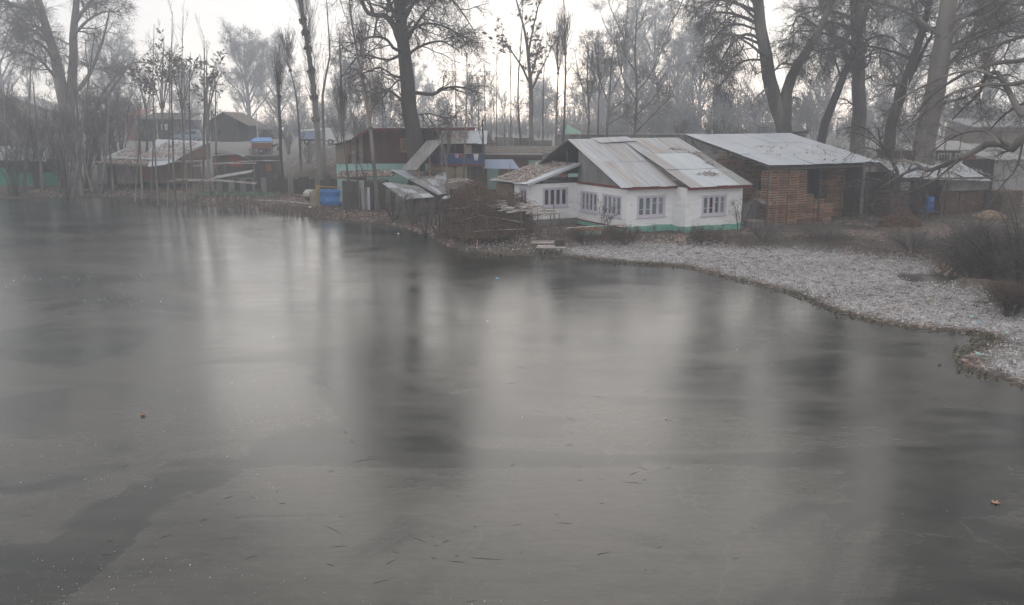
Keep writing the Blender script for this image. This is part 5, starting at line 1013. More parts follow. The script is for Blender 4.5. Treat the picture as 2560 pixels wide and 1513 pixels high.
for q, m, nn in [([(234, 409, 93), (370, 415, 92.2), (372, 402, 94.2), (262, 399, 94.6)], 'roof_brown', 1), ([(258, 394, 94.4), (352, 396, 94), (360, 376, 97.5), (315, 370, 98.5)], 'tin_pale', 2), ([(352, 396, 94), (440, 399, 93.6), (478, 372, 97.5), (372, 378, 97.5)], 'tin_pale', 2), ([(372, 378, 97.5), (478, 373, 97.5), (526, 354, 101), (392, 348, 101.5)], 'tin_pale', 2), ([(370, 416, 92.2), (412, 411, 92.4), (440, 401, 93.5), (372, 403, 94)], 'tin_pale', 1)]:
    P = [L_(*p) for p in q]; MB().slab([tuple(p) for p in P], .09).build('roof_patch', M[m], shk)
MB().hexa([L_(445, 402, 94.2), L_(520, 400, 99), L_(520, 400, 99.2), L_(445, 402, 94.4), L_(445, 398, 94.2), L_(520, 358, 99.5), L_(520, 358, 99.7), L_(445, 398, 94.4)]).build('side_wall', M['board_brown'], shk)
for i, q in enumerate([[(236, 408.5, 93), (370, 414, 92.3), (372, 402, 94.2), (262, 399, 94.6)], [(270, 393, 94.5), (352, 395.5, 94), (360, 378, 97.2), (320, 372, 98)], [(352, 395.5, 94), (440, 398, 93.7), (478, 373, 97.5), (372, 379, 97.3)], [(380, 376, 97.7), (478, 372, 97.6), (510, 358, 100), (420, 355, 100.5)]]):
    litter_on('roof_leaves', [at(*p) for p in q], [1000, 700, 900, 500][i], 'fallen leaves on the %s patch of the left shack roof' % ['lowest front', 'left upper', 'middle', 'highest rear'][i], 30 + i, .10, lift=.1)
ld = empty('plank_ladder', gp(318, 487, .2), .3, 'small trestle of sticks standing at the shack landing', 'trestle')
for a in (-.5, 0, .5): MB().tube([(a, 0, -.1), (a * .1, .1, 1.9)], .04, 5).build('leg', M['stick'], ld)
MB().slab([at(355, 455, 91), at(368, 455, 91), at(367, 465, 91), at(357, 463, 91)], .05).build('white_basin', M['white_cloth'], label='white scrap of sheet below the shack', cat='sheet')
# green net shed, far left
gn = gp(30, 470, .5); gs = empty('green_net_shed', (gn[0], gn[1], hz(gn[0], gn[1])), 0, 'low shed with pale roof and green net wall at the far left', 'shed')
for i in range(4):
    h = 1.9 - .12 * i; MB().box(-3.6 + i * 2.2, -1.45 + i * 2.2, 0, .06, 0, h + .2 * math.sin(i * 2)).build('net_panel', M['green_tarp'], gs)
for i in range(5): MB().tube([(-3.6 + i * 2.2, .1, -.1), (-3.6 + i * 2.2, .1, 3.0)], .05, 5).build('post', M['stick'], gs)
MB().slab([(-4.2, -.6, 3.0), (4.6, -.6, 2.75), (2.6, 3, 4.2), (-3.8, 3, 4.3)], .07).build('roof', M['tin_new'], gs); MB().box(-3.5, 5, 2.4, 2.5, 0, 2.9).build('back_wall', M['board_dark'], gs)
# beached boat
bo = gp(20, 492, .05); bt_ = empty('beached_boat', (bo[0], bo[1] + .4, .02), .12, 'low pale wooden boat drawn up at the far left shore', 'boat'); K = 13; pts = []
for i in range(K):
    t = i / (K - 1); x = -3 + 6 * t; w = .62 * math.sin(math.pi * (.06 + .88 * t)) ** .6; sh = .42 + .35 * abs(2 * t - 1) ** 3; k0 = .18 * abs(2 * t - 1) ** 3
    pts += [(x, -w, sh), (x, -w * .7, k0), (x, w * .7, k0), (x, w, sh), (x, w * .88, sh - .02), (x, w * .6, k0 + .08), (x, -w * .6, k0 + .08), (x, -w * .88, sh - .02)]
fs = [tuple(range(8))[::-1], tuple(8 * (K - 1) + k for k in range(8))]
for i in range(K - 1):
    for k in range(8): a = 8 * i + k; c = 8 * i + (k + 1) % 8; fs.append((a, a + 8, c + 8, c))
MB().poly(pts, fs).build('hull', M['board_pale'], bt_)
for x in (-1.2, .2, 1.5): MB().box(x, x + .22, -.5, .5, .34, .38).build('thwart', M['board_pale'], bt_)
# orange hut, lean-to, sheds behind the garden
oh = at(545, 440, 95); ohh = empty('orange_hut', (oh[0], 95, hz(oh[0], 95)), .05, 'hut with orange and red panels under a black tarp roof', 'hut'); Oz = ohh.location.z; f_ = lambda u, v: (at(u, v, 95)[0] - oh[0], at(u, v, 95)[2] - Oz)
(x0, z0), (x1, z1) = f_(533, 420), f_(606, 386); MB().box(x0, x1 + 3.4, .1, 3, -.3, z1 - .2).build('wall', M['board_dark'], ohh)
for a, c, t, bq, m in [(533, 540, 392, 425, 'redwall'), (568, 606, 391, 399, 'redwall'), (568, 606, 399.5, 404, 'orange'), (540, 567, 404, 409, 'orange'), (574, 607, 408, 417, 'redwall'), (662, 677, 410, 428, 'orange')]:
    (xa, zt), (xb, zb) = f_(a, t), f_(c, bq); MB().box(xa, xb, .02, .09, zb, zt).build('panel', M[m], ohh)
MB().slab([at(532, 383, 94.5) - np.array(ohh.location), at(590, 386, 94.3) - np.array(ohh.location), at(632, 403, 94.0) - np.array(ohh.location), at(610, 384, 97.5) - np.array(ohh.location), at(552, 374, 98) - np.array(ohh.location)], .08).build('tarp_roof', M['black_tarp'], ohh)
le = at(575, 445, 89); lt = empty('plank_lean_to', (le[0], 89, hz(le[0], 89)), .1, 'small grey lean to with frosted tin roof behind the stick fence', 'shed'); MB().box(-1.4, 2.2, 0, 1.4, 0, 1.5).build('wall', M['board_grey'], lt); MB().slab([(-1.8, -.4, 1.5), (2.2, -.4, 2.15), (2.3, 1.5, 2.35), (-1.6, 1.5, 1.75)], .05).build('roof', M['tin_dull'], lt)
for i in range(6): MB().box(-1.4 + i * .6, -.84 + i * .6, -.04, -.002, 0, 1.45 if i % 2 else 1.4).build('board', [M['board_grey'], M['board_dark']][i % 2], lt)
hd = at(760, 460, 88); he = empty('dark_hedge_fence', (hd[0] - 4.4, 88, hz(hd[0], 88)), 0, 'dark board fence across the back of the garden', 'fence')
for i in range(16): MB().box(i * .55, i * .55 + .53, .03 * (i % 2), .03 * (i % 2) + .04, -.2, 1.7 + .25 * math.sin(i * 2.7)).build('board', [M['board_dark'], M['board_grey']][i % 5 == 0], he)
gate = at(690, 430, 94); gt2 = empty('pole_gate', (gate[0], 94, hz(gate[0], 94) - .1), 0, 'small gate of pale horizontal poles below the road', 'gate')
for k in range(4): MB().tube([(-.7, 0, .5 + .28 * k), (.7, 0, .5 + .28 * k)], .04, 5).build('pole', M['stick'], gt2)
for x in (-.7, 0, .65): MB().tube([(x, .05, -.2), (x, .05, 1.6)], .05, 5).build('post', M['stick'], gt2)
# far houses
def far_house(name, u0, u1, vb, ve, vr, Y, wm, rm, label, depth=6, wins=(), gable=True, wmat='pane_dark', rz=0.0):
    p = at(u0, vb, Y); q = at(u1, vb, Y); o = empty(name, (p[0], Y, hz((p[0] + q[0]) / 2, Y) - .2), rz, label, 'house'); b0 = o.location.z; w = q[0] - p[0]; ze = at(u0, ve, Y)[2] - b0; zr2 = at((u0 + u1) / 2, vr, Y)[2] - b0
    MB().box(0, w, 0, depth, 0, ze).build('wall', M[wm], o); k = .6
    if gable: MB().poly([(0, -.0, ze), (w, -.0, ze), (w / 2, 0, zr2 - .1), (0, depth, ze), (w, depth, ze), (w / 2, depth, zr2 - .1)], [(0, 1, 2), (5, 4, 3), (0, 3, 4, 1), (1, 4, 5, 2), (0, 2, 5, 3)]).build('gable', M[wm], o); rf = MB().slab([(-k, -k, ze - .25), (w / 2, -k, zr2), (w / 2, depth + k, zr2), (-k, depth + k, ze - .25)], .12).slab([(w / 2 + .001, -k, zr2), (w + k * 2.6, -k, ze - .5), (w + k * 2.6, depth + k, ze - .5), (w / 2 + .001, depth + k, zr2)], .12).build('roof', M[rm], o)
    else: rf = MB().slab([(-k, -k, ze + .1), (w + k, -k, ze + .1), (w + k * .3, depth, zr2), (-k * .3, depth, zr2)], .14).build('roof', M[rm], o)
    for (a, b_, c, d) in wins:
        x0, zt = at(a, c, Y)[0] - p[0], at(a, c, Y)[2] - b0; x1, zb = at(b_, d, Y)[0] - p[0], at(b_, d, Y)[2] - b0
        wv = MB().box(x0 - .08, x1 + .08, -.06, -.002, zb - .08, zt + .08).build('window', M['board_dark'], o); MB().box(x0, x1, -.1, -.062, zb, zt).build('pane', M[wmat], wv)
    return o
far_house('dark_timber_house', 352, 466, 350, 300, 281, 134, 'board_dark', 'roof_dark', 'dark timber house with two white windows behind the leaf roofed shack', 7, [(403, 408, 310, 325), (412, 420, 310, 325)], False, 'white_cloth')
far_house('gable_house', 528, 600, 356, 305, 280, 126, 'roof_dark', 'roof_brown', 'grey gable house with drooping brown right eave on the embankment', 8, [(545, 552, 325, 338)])
far_house('tall_hazy_house', -40, 120, 330, 270, 240, 180, 'board_brown', 'tin_dull', 'large hazy brown house with pale roof at the far left', 9, [(20, 30, 280, 296), (60, 70, 280, 296)])
far_house('brick_cottage', 318, 352, 345, 290, 272, 142, 'brick_red', 'brick_red', 'reddish hazy cottage left of the dark timber house', 6, [(326, 332, 298, 308)], False)
far_house('embankment_hut', 640, 690, 352, 325, 315, 150, 'roof_dark', 'roof_dark', 'low dark hut on the embankment right of the utility pole', 5, [(655, 662, 332, 342)], False)
far_house('pale_far_house', 1905, 1960, 340, 318, 306, 135, 'concrete', 'roof_dark', 'pale hazy house glimpsed left of the forked trunks', 6, [(1925, 1932, 322, 332)], False)
far_house('right_far_house', 2430, 2600, 372, 318, 296, 120, 'board_brown', 'tin_dull', 'low hazy house seen behind the twisting limb at the right edge', 8, [(2450, 2462, 330, 346), (2490, 2502, 330, 346)], False)
def empty_child(name, parent):
    o = bpy.data.objects.new(name, None); o.empty_display_size = .1; return link(o, parent)
def wheel(parent, x, y, r, w=.2):
    wh = empty_child('wheel', parent); t = MB(); n = 16; t.tube([(x, y - w / 2, r), (x, y + w / 2, r)], r, n).build('tyre', M['rubber'], wh); MB().tube([(x, y - w / 2 - .012, r), (x, y + w / 2 + .012, r)], r * .55, 12).build('rim', M['steel'], wh)
def car(u, v, Y, rz, m, label, van=False):
    p = at(u, v, Y); o = empty('parked_car', (p[0], Y, hz(p[0], Y)), rz, label, 'car'); w = .82
    prof = [(-1.95, .35), (-2.0, .75), (-1.9, .98), (-1.0, 1.06), (-.45, 1.62), (1.45, 1.68), (1.85, 1.1), (1.95, .8), (1.95, .35)] if not van else [(-1.9, .35), (-1.95, .95), (-1.75, 1.1), (-1.3, 1.85), (1.8, 1.9), (1.92, 1.0), (1.92, .35)]
    n = len(prof); pts = [(x, -w * (.86 if z > 1.3 else 1), z) for x, z in prof] + [(x, w * (.86 if z > 1.3 else 1), z) for x, z in prof]
    MB().poly(pts, [tuple(range(n)), tuple(range(n, 2 * n))[::-1]] + [(i, n + i, n + (i + 1) % n, (i + 1) % n) for i in range(n)]).build('body', M[m], o)
    for s in (-1, 1):
        for a, b_ in ((-.55, .3), (.38, 1.25)): MB().poly([(a - (.25 if a < 0 else 0), s * (w * .97), 1.1), (b_, s * (w * .97), 1.1), (b_, s * (w * .90), 1.52), (a + .05, s * (w * .90), 1.52), (a - (.25 if a < 0 else 0), s * (w * .93), 1.1), (b_, s * (w * .93), 1.1), (b_, s * (w * .86), 1.52), (a + .05, s * (w * .86), 1.52)], [(0, 1, 2, 3), (7, 6, 5, 4), (0, 4, 5, 1), (1, 5, 6, 2), (2, 6, 7, 3), (3, 7, 4, 0)]).build('side_window', M['pane_dark'], o)
    MB().slab([(-1.02, -.66, 1.10), (-1.02, .66, 1.10), (-.52, .62, 1.60), (-.52, -.62, 1.60)], .03).build('windscreen', M['pane_dark'], o)
    for x in (-1.25, 1.25):
        for y in (-.72, .72): wheel(o, x, y, .33)
    for y in (-.55, .55): MB().box(-2.03, -1.99, y - .14, y + .14, .68, .84).build('headlight', M['white_cloth'], o)
    return o
car(468, 345, 122, .25, 'car', 'pale blue grey car parked before the dark timber house'); car(560, 352, 138, -.2, 'car_white', 'white hazy car parked beside the grey gable house', True)
# small blue lorry on the road
tq = at(800, 352, 116); lor = empty('small_lorry', (tq[0], 116, hz(tq[0], 116)), .15, 'small lorry with blue cargo bed and white cab on the road', 'lorry')
MB().box(-2.6, .7, -.85, .85, .75, 1.75).build('cargo_bed', M['pale_blue'], lor); MB().poly([(.78, -.82, .6), (2.2, -.82, .6), (2.2, .82, .6), (.78, .82, .6), (.78, -.8, 2.2), (1.7, -.8, 2.2), (1.7, .8, 2.2), (.78, .8, 2.2), (2.2, -.82, 1.35), (2.2, .82, 1.35)], [(3, 2, 1, 0), (4, 5, 6, 7), (0, 1, 8, 5, 4), (2, 3, 7, 6, 9), (1, 2, 9, 8), (8, 9, 6, 5), (3, 0, 4, 7)]).build('cab', M['car_white'], lor)
MB().slab([(1.73, -.7, 2.1), (2.17, -.72, 1.42), (2.17, .72, 1.42), (1.73, .7, 2.1)], .02).build('windscreen', M['pane_dark'], lor); MB().box(-2.6, 2.1, -.5, .5, .5, .74).build('chassis', M['dark_steel'], lor)
for x in (-1.7, 1.4):
    for y in (-.72, .72): wheel(lor, x, y, .38)
MB().slab([(-2.4, -.9, 1.9), (.6, -.9, 2.1), (.6, .9, 2.15), (-2.4, .9, 1.95)], .15).build('load_cover', M['white_cloth'], lor)
# handcart under a blue sheet
cq = at(657, 384, 108); crt = empty('market_cart', (cq[0], 108, hz(cq[0], 108)), .05, 'market cart with bright blue tarp top and orange side', 'cart')
MB().slab([(-1.35, -.8, 1.55), (1.25, -.8, 1.6), (1.0, .9, 2.0), (-1.0, .9, 2.0)], .12).build('tarp_top', M['blue'], crt); MB().box(-1.1, 1.1, -.6, .6, .6, 1.35).build('box', M['orange'], crt)
for x in (-1.15, 1.08):
    for y in (-.65, .6): MB().box(x, x + .07, y, y + .07, 0, 1.5).build('post', M['board_brown'], crt)
for y in (-.7, .7): wheel(crt, 0, y, .35, .08)
mq = at(686, 382, 109); mo = empty('motorcycle', (mq[0], 109, hz(mq[0], 109)), .4, 'dark motorcycle parked beside the market cart', 'motorcycle')
for x in (-.65, .65): wheel(mo, x, 0, .31, .1)
MB().tube([(-.6, 0, .35), (-.25, 0, .6), (.25, 0, .75), (.6, 0, .9)], [.06, .16, .17, .06], 8).build('frame', M['dark_steel'], mo); MB().tube([(-.7, 0, .78), (-.1, 0, .82)], [.07, .11], 8).build('seat', M['rubber'], mo); MB().tube([(.65, 0, .31), (.5, 0, 1.0)], .035, 6).build('fork', M['steel'], mo); MB().tube([(.5, -.3, 1.05), (.5, .3, 1.05)], .025, 6).build('handlebar', M['dark_steel'], mo)

# ------------------------------------------------------------------ things at the water's edge
# washing platform
wpz = gp(1383, 632, .1); plat = empty('washing_platform', (wpz[0], wpz[1], .02), .05, 'low frosted plank platform at the water edge with a dark box', 'platform')
for i in range(5): MB().box(-.95, .75 - .05 * i, -.45 + i * .22, -.26 + i * .22, .42, .47).build('plank', M['frost_stick'], plat)
for x, y in ((-.7, -.35), (.5, -.35), (-.7, .5), (.5, .5)): MB().box(x, x + .09, y, y + .09, -.1, .418).build('leg', M['board_grey'], plat)
MB().box(-1.3, .1, .75, .95, .55, .6).build('rear_plank', M['frost_stick'], plat); MB().box(-1.2, .3, 1.0, 1.18, .62, .66).build('rear_plank', M['frost_stick'], plat)
for x in (-1.1, .0): MB().box(x, x + .08, .8, .88, -.1, .549).build('leg', M['board_grey'], plat)
dbx = empty('dark_box', (wpz[0] + .12, wpz[1] - .05, .492), .05, 'small dark box standing on the washing platform', 'box'); mb = MB(); w, d, h = .55, .38, .36
mb.box(0, w, 0, .03, 0, h); mb.box(0, w, d - .03, d, 0, h); mb.box(0, .03, .032, d - .032, 0, h); mb.box(w - .03, w, .032, d - .032, 0, h); mb.build('side', M['board_dark'], dbx); MB().box(.01, w - .01, .01, d - .01, .0, .03).build('bottom', M['board_dark'], dbx); MB().box(-.02, w + .02, -.02, d + .02, h + .002, h + .03).build('lid', M['board_dark'], dbx)
# low rack with brown board
rkp = gp(1425, 602, .3); rack = empty('low_rack', (rkp[0], rkp[1], hz(rkp[0], rkp[1])), .14, 'low stick rack with a brown board and a teal side below the house', 'rack')
MB().box(.45, 2.2, 0, .05, .35, .52).build('brown_board', M['crate'], rack); MB().box(.5, 2.1, .06, .1, .05, .34).build('teal_board', M['turq'], rack)
for i in range(4): MB().tube([(-.3 + .1 * i, .1 * i, .55), (3.9, .2 + .15 * i, .68)], .03, 5).build('pole', M['frost_stick'], rack)
for i in range(5): MB().box(-.4 + i * .17, -.33 + i * .17, -.02, .02, -.1, .53).build('upright', M['stick'], rack)
for x in (2.4, 3.6): MB().tube([(x, .2, -.1), (x, .2, .62)], .035, 5).build('leg', M['stick'], rack)
# dry vine shelter with frosted stick trellis
vc = gp(1213, 612, .15); vr = np.random.default_rng(77); vs_ = empty('vine_shelter', (vc[0], vc[1] + 2.4, hz(vc[0], vc[1] + 2.4) - .1), .1, 'big brown mound of dry vines grown over a stick shelter', 'vines')
RX, RY, RZ = 2.85, 2.3, 3.0
def dome(n, s=1.0):
    a = vr.uniform(0, 6.283, n); e = np.arccos(vr.random(n) ** .8); k = s * (1 + .10 * np.sin(a * 3 + 1) + .07 * np.sin(a * 7)); 
    return np.stack([np.cos(a) * np.sin(e) ** .7 * RX * k, np.sin(a) * np.sin(e) ** .7 * RY * k, np.cos(e) ** .75 * RZ * k * (1 - .13 * np.cos(a) - .05 * np.sin(3 * a))], 1)
st_ = dome(2600); m_ = len(st_); K = 5; pts = np.zeros((m_, K, 3)); pts[:, 0] = st_; d = norm(vr.normal(size=(m_, 3)) + [0, 0, -.5])
for k in range(1, K): d = norm(d + vr.normal(size=(m_, 3)) * .35 + [0, 0, -.35]); pts[:, k] = pts[:, k - 1] + d * .22
pts[:, :, 2] = np.maximum(pts[:, :, 2], .05); V1, Q1 = tubes(pts, np.full((m_, K), .013), 3); V2, Q2 = leaf_quads(vr, dome(7000, 1.0) + vr.normal(size=(7000, 3)) * .1, .055)
V, Q, T = join([(V1, Q1), (V2, Q2)]); link(bpy.data.objects.new('vines', mesh_np('vines', V, Q, None, M['vine'])), vs_, kind='stuff')
dk_ = MB(); n = 18; ring = [(1.0, 0), (.97, .3), (.86, .6), (.62, .83), (.3, .95)]; ps = [(math.cos(6.2832 * j / n) * RX * .86 * f, math.sin(6.2832 * j / n) * RY * .86 * f, RZ * .86 * z * (1 - .13 * math.cos(6.2832 * j / n))) for f, z in ring for j in range(n)] + [(0, 0, RZ * .84)]
dk_.poly(ps, [(i * n + j, i * n + (j + 1) % n, (i + 1) * n + (j + 1) % n, (i + 1) * n + j) for i in range(4) for j in range(n)] + [(4 * n + j, 4 * n + (j + 1) % n, 5 * n) for j in range(n)]).build('thatch', M['vine'], vs_)
for i, (x, z) in enumerate([(-1.5, 1.0), (0.2, 1.3), (1.8, .9)]): MB().tube([(x, -RY * .95, -.1), (x + .1, -RY * .9, z)], .04, 5).build('stake', M['stick'], vs_)
for pts in [[(-1.8, -1.9, 1.2), (-.6, -2.1, 1.55), (.7, -2.0, 1.35), (2.3, -1.6, 1.0)], [(-2.4, -1.2, 1.9), (-1.2, -1.6, 2.0), (-.4, -1.2, 2.6)], [(-1.0, -2.0, .5), (.8, -2.2, .62), (2.4, -1.9, .6)]]: MB().tube(pts, .03, 5).build('rail', M['frost_stick'], vs_)
tc_ = at(1312, 532, 56.0); tr = empty('stick_trellis', (tc_[0], 56.0, hz(tc_[0], 56.0)), 0, 'trellis of frosted sticks between the vine mound and the house', 'trellis'); rt = random.Random(9); zt0 = tc_[2] - tr.location.z
for i in range(62):
    x = -2.0 + 3.9 * rt.random(); y = rt.uniform(-1.3, 1.4); L2 = rt.uniform(.5, 1.6); a = rt.choice([.25, .35, .2, -.3, 1.2, 2.6]) + rt.uniform(-.3, .3); z = zt0 + .34 - .14 * x + rt.uniform(-.1, .18) + (-.1 if y < -.8 else 0)
    dx, dy = math.cos(a) * L2 / 2, math.sin(a) * L2 / 2; MB().tube([(x - dx, y - dy, z - .07), (x, y, z + rt.uniform(-.02, .06)), (x + dx, y + dy, z + .02)], rt.uniform(.024, .042), 5).build('stick', M['frost_stick'], tr)
for x, y in ((-1.6, -1.1), (-.3, -1.2), (.8, -1.1), (1.9, -.9), (-1.2, 1.2), (.5, 1.2), (1.8, 1.2)): MB().tube([(x + rt.uniform(-.2, .2), y, -.1), (x, y, zt0 + .3 - .14 * x)], .04, 5).build('post', M['stick'], tr)
for k, (u, v, u2, v2, Y, lab) in enumerate([(1345, 600, 1328, 548, 56, 'long pale prop leaning under the stick trellis'), (1338, 575, 1352, 548, 56.5, 'short prop crossing under the stick trellis'), (1388, 575, 1384, 510, 58, 'brown stake standing before the annex window'), (1330, 580, 1375, 598, 55.5, 'fallen pale stick below the trellis'), (1402, 562, 1398, 534, 58.5, 'thin stake before the annex wall'), (1432, 582, 1431, 550, 57.5, 'thin stake at the corner of the gable wall'), (1190, 622, 1194, 600, 53.8, 'short orange stump standing at the foot of the vine mound')]):
    a, b_ = at(u, v, Y), at(u2, v2, Y + .3); a[2] = max(a[2], hz(a[0], Y) - .05) if k != 3 else a[2]
    if k != 3: a[2] = hz(a[0], a[1]) - .08
    else: a[2] = hz(a[0], a[1]) + .05
    MB().tube([a, (a + b_) / 2 + [.02, 0, 0], b_], .035, 5).build('stake', M['stick'] if k != 6 else M['crate'], label=lab, cat='stake', group='stakes near the trellis')
# stick fence of the garden: uprights and rails
GBK = 'stakes along the garden edge'
fz = empty('stick_fence', gp(560, 500, .4), 0, 'rough fence of thin sticks along the edge of the left garden', 'fence'); fz0 = np.array(fz.location)
for i in range(62):
    u = 466 + i * 5.3 + rt.uniform(-2, 2); v = 506 + (u - 468) * .085 + rt.uniform(-2, 1); p = gp(u, v, .4); z = hz(p[0], p[1]); h = rt.uniform(1.0, 2.1) if u < 640 else rt.uniform(.5, 1.1)
    MB().tube([np.array([p[0], p[1], z - .15]) - fz0, np.array([p[0] + rt.uniform(-.15, .15), p[1], z + h]) - fz0], rt.uniform(.03, .05), 5).build('upright', M['stick'], fz)
for (u0, v0, u1, v1, Y0, Y1) in [(440, 448, 642, 457, 84, 79), (470, 452, 640, 460, 83, 78.5), (420, 454, 520, 449, 86, 83), (630, 500, 790, 512, 79, 75)]:
    a, b_ = at(u0, v0, Y0) - fz0, at(u1, v1, Y1) - fz0; MB().tube([a, (a + b_) / 2 + [0, 0, .12], b_], .04, 5).build('rail', M['frost_stick'], fz)
MB().beam(np.array([*gp(655, 475, .62)[:2], .66]), np.array([*gp(792, 496, .62)[:2], .66]), .22, .08).build('garden_plank', M['board_pale'], label='long pale plank lying along the edge of the garden bed', cat='plank')
ap = at(505, 413, 90); ar = empty('pole_arbour', (ap[0], 90, hz(ap[0], 90)), 0, 'long pale poles laid on posts above the garden', 'arbour'); ao = np.array(ar.location)
for (u0, v0, u1, v1, Y0, Y1) in [(480, 416, 600, 405, 90, 89), (505, 412, 640, 408, 91, 90), (600, 404, 715, 402, 91, 92)]: a, b_ = at(u0, v0, Y0) - ao, at(u1, v1, Y1) - ao; MB().tube([a, (a + b_) / 2 + [0, 0, .05], b_], .05, 5).build('pole', M['frost_stick'], ar)
for u, Y in ((484, 90), (560, 90), (634, 90), (700, 91)): p = at(u, 408, Y); MB().tube([np.array([p[0], Y, hz(p[0], Y) - .1]) - ao, p - ao], .05, 5).build('post', M['stick'], ar)

for o_ in list(bpy.data.objects):
    if o_.parent is None and o_.name.split('.')[0] in ('brick_wall', 'boundary_wall', 'low_wall', 'low_leaf_roof', 'shelter'): o_['kind'] = 'thing'

# ------------------------------------------------------------------ shrubs and small trees by the water
SHR = [dict(n=6, ln=1.1, K=5, S=3, up=.06, wig=.16, ratio=.55, rmax=.02, rmin=.009, ang=(15, 50), t0=.2), dict(n=5, ln=.5, K=3, S=3, up=.03, wig=.2, ratio=.6, rmax=.010, rmin=.006, ang=(20, 60), t0=.15)]
TANG = [dict(n=9, ln=1.6, K=6, S=3, up=.0, wig=.28, ratio=.6, rmax=.022, rmin=.010, ang=(25, 75), t0=.12), dict(n=6, ln=.7, K=4, S=3, up=-.02, wig=.3, ratio=.6, rmax=.010, rmin=.006, ang=(25, 80), t0=.1)]
def shrub(seed, loc, h, spread, stems, label, r=.035, twig='twig', group='bare shrubs', levels=SHR, leaves=0, lean=(0, 0), spk=(2, .2, .005, (15, 60), .05), name='shrub', cat='shrub', arch=0.0):
    rng = np.random.default_rng(seed); L = []
    for i in range(stems):
        a = rng.uniform(0, 6.28); s = spread * rng.uniform(.3, 1.0); hh = h * rng.uniform(.65, 1.05) * (1 - .25 * s / spread); d = np.array([math.cos(a) * s + lean[0], math.sin(a) * s + lean[1], 0]); b0 = np.array([math.cos(a), math.sin(a), 0]) * rng.uniform(.02, .25) * min(spread, 1)
        L.append(([b0 - [0, 0, .1], b0 + d * .3 + [0, 0, hh * .45], b0 + d * .7 + [0, 0, hh * .85], b0 + d + [0, 0, hh * (1 - arch)]], r * rng.uniform(.6, 1.2), .008))
    return make_tree(name, loc, L, levels, seed, label, M['bark_dark'], M[twig], group, cat, spk=spk, leaves=leaves, leaf_size=.035, S0=5, K0=8)
def sg(u, v): p = ga(u, v); p[2] -= .03; return p
shrub(201, sg(2500, 712), 4.4, 2.6, 26, 'large dark bare shrub leaning over the frosted flat at the right edge', .05, lean=(-.3, 0), levels=TANG, arch=.15)
shrub(202, sg(2440, 700), 3.2, 2.2, 18, 'bare shrub left of the largest one by the dark channel', .04, lean=(-.6, 0), levels=TANG, arch=.2)
shrub(203, sg(2555, 735), 4.4, 1.8, 20, 'tall dense bare shrub cut by the right edge', .05, levels=TANG)
shrub(204, sg(2525, 790), 1.3, .8, 40, 'reddish brown bushy clump on the frosted shore at the right', .012, 'twig_brown', leaves=700)
shrub(218, sg(2470, 660), 2.0, 2.0, 14, 'low tangled bramble between the bare shrubs and the firewood yard', .02, levels=TANG, arch=.3)
shrub(219, sg(2540, 690), 2.4, 2.0, 14, 'low tangled bramble at the right edge behind the tall shrub', .02, 'twig_brown', levels=TANG, arch=.3)
shrub(205, sg(2400, 645), 2.6, 1.8, 10, 'thin bare shrub on the bank before the firewood yard', .03, levels=TANG, arch=.2)
shrub(206, sg(1065, 592), 3.0, 2.0, 9, 'arching pale stemmed shrub leaning over the water left of the vine mound', .032, lean=(-.4, -.3), arch=.45)
shrub(207, sg(1100, 590), 3.2, 2.2, 9, 'arching shrub pressed against the left side of the vine mound', .03, lean=(.3, 0), arch=.4)
shrub(208, sg(985, 552), 2.6, 1.2, 12, 'rusty brown bush under the buckled hut roof', .03, 'twig_brown', leaves=500)
shrub(209, sg(1035, 560), 2.2, 1.6, 12, 'grey thorny bush below the hut posts', .022)
shrub(210, sg(1850, 578), 2.7, .9, 7, 'slim bare shrub before the right window corner of the house', .022, leaves=90)
shrub(211, sg(1512, 598), 2.4, .55, 4, 'spindly seed headed plant before the gable windows', .014, 'twig_brown', leaves=260, name='plant')
shrub(212, sg(1905, 615), 1.0, 1.0, 14, 'low grey bramble on the bank below the bin', .012)
shrub(213, sg(2060, 618), .9, 1.1, 16, 'low dark bramble on the bank below the crates', .012)
shrub(214, sg(2280, 640), 1.0, 1.3, 20, 'dark tangled bramble at the edge of the frosted flat', .012)
shrub(215, sg(1560, 612), .8, .9, 18, 'low brown weeds clump under the spindly plant', .010, 'twig_brown')
shrub(216, sg(1760, 612), .8, 1.0, 16, 'low brown weeds clump below the house recess', .010, 'twig_brown')
shrub(217, sg(1460, 612), .8, .9, 18, 'dense brown weeds clump beside the washing platform', .010, 'twig_brown')
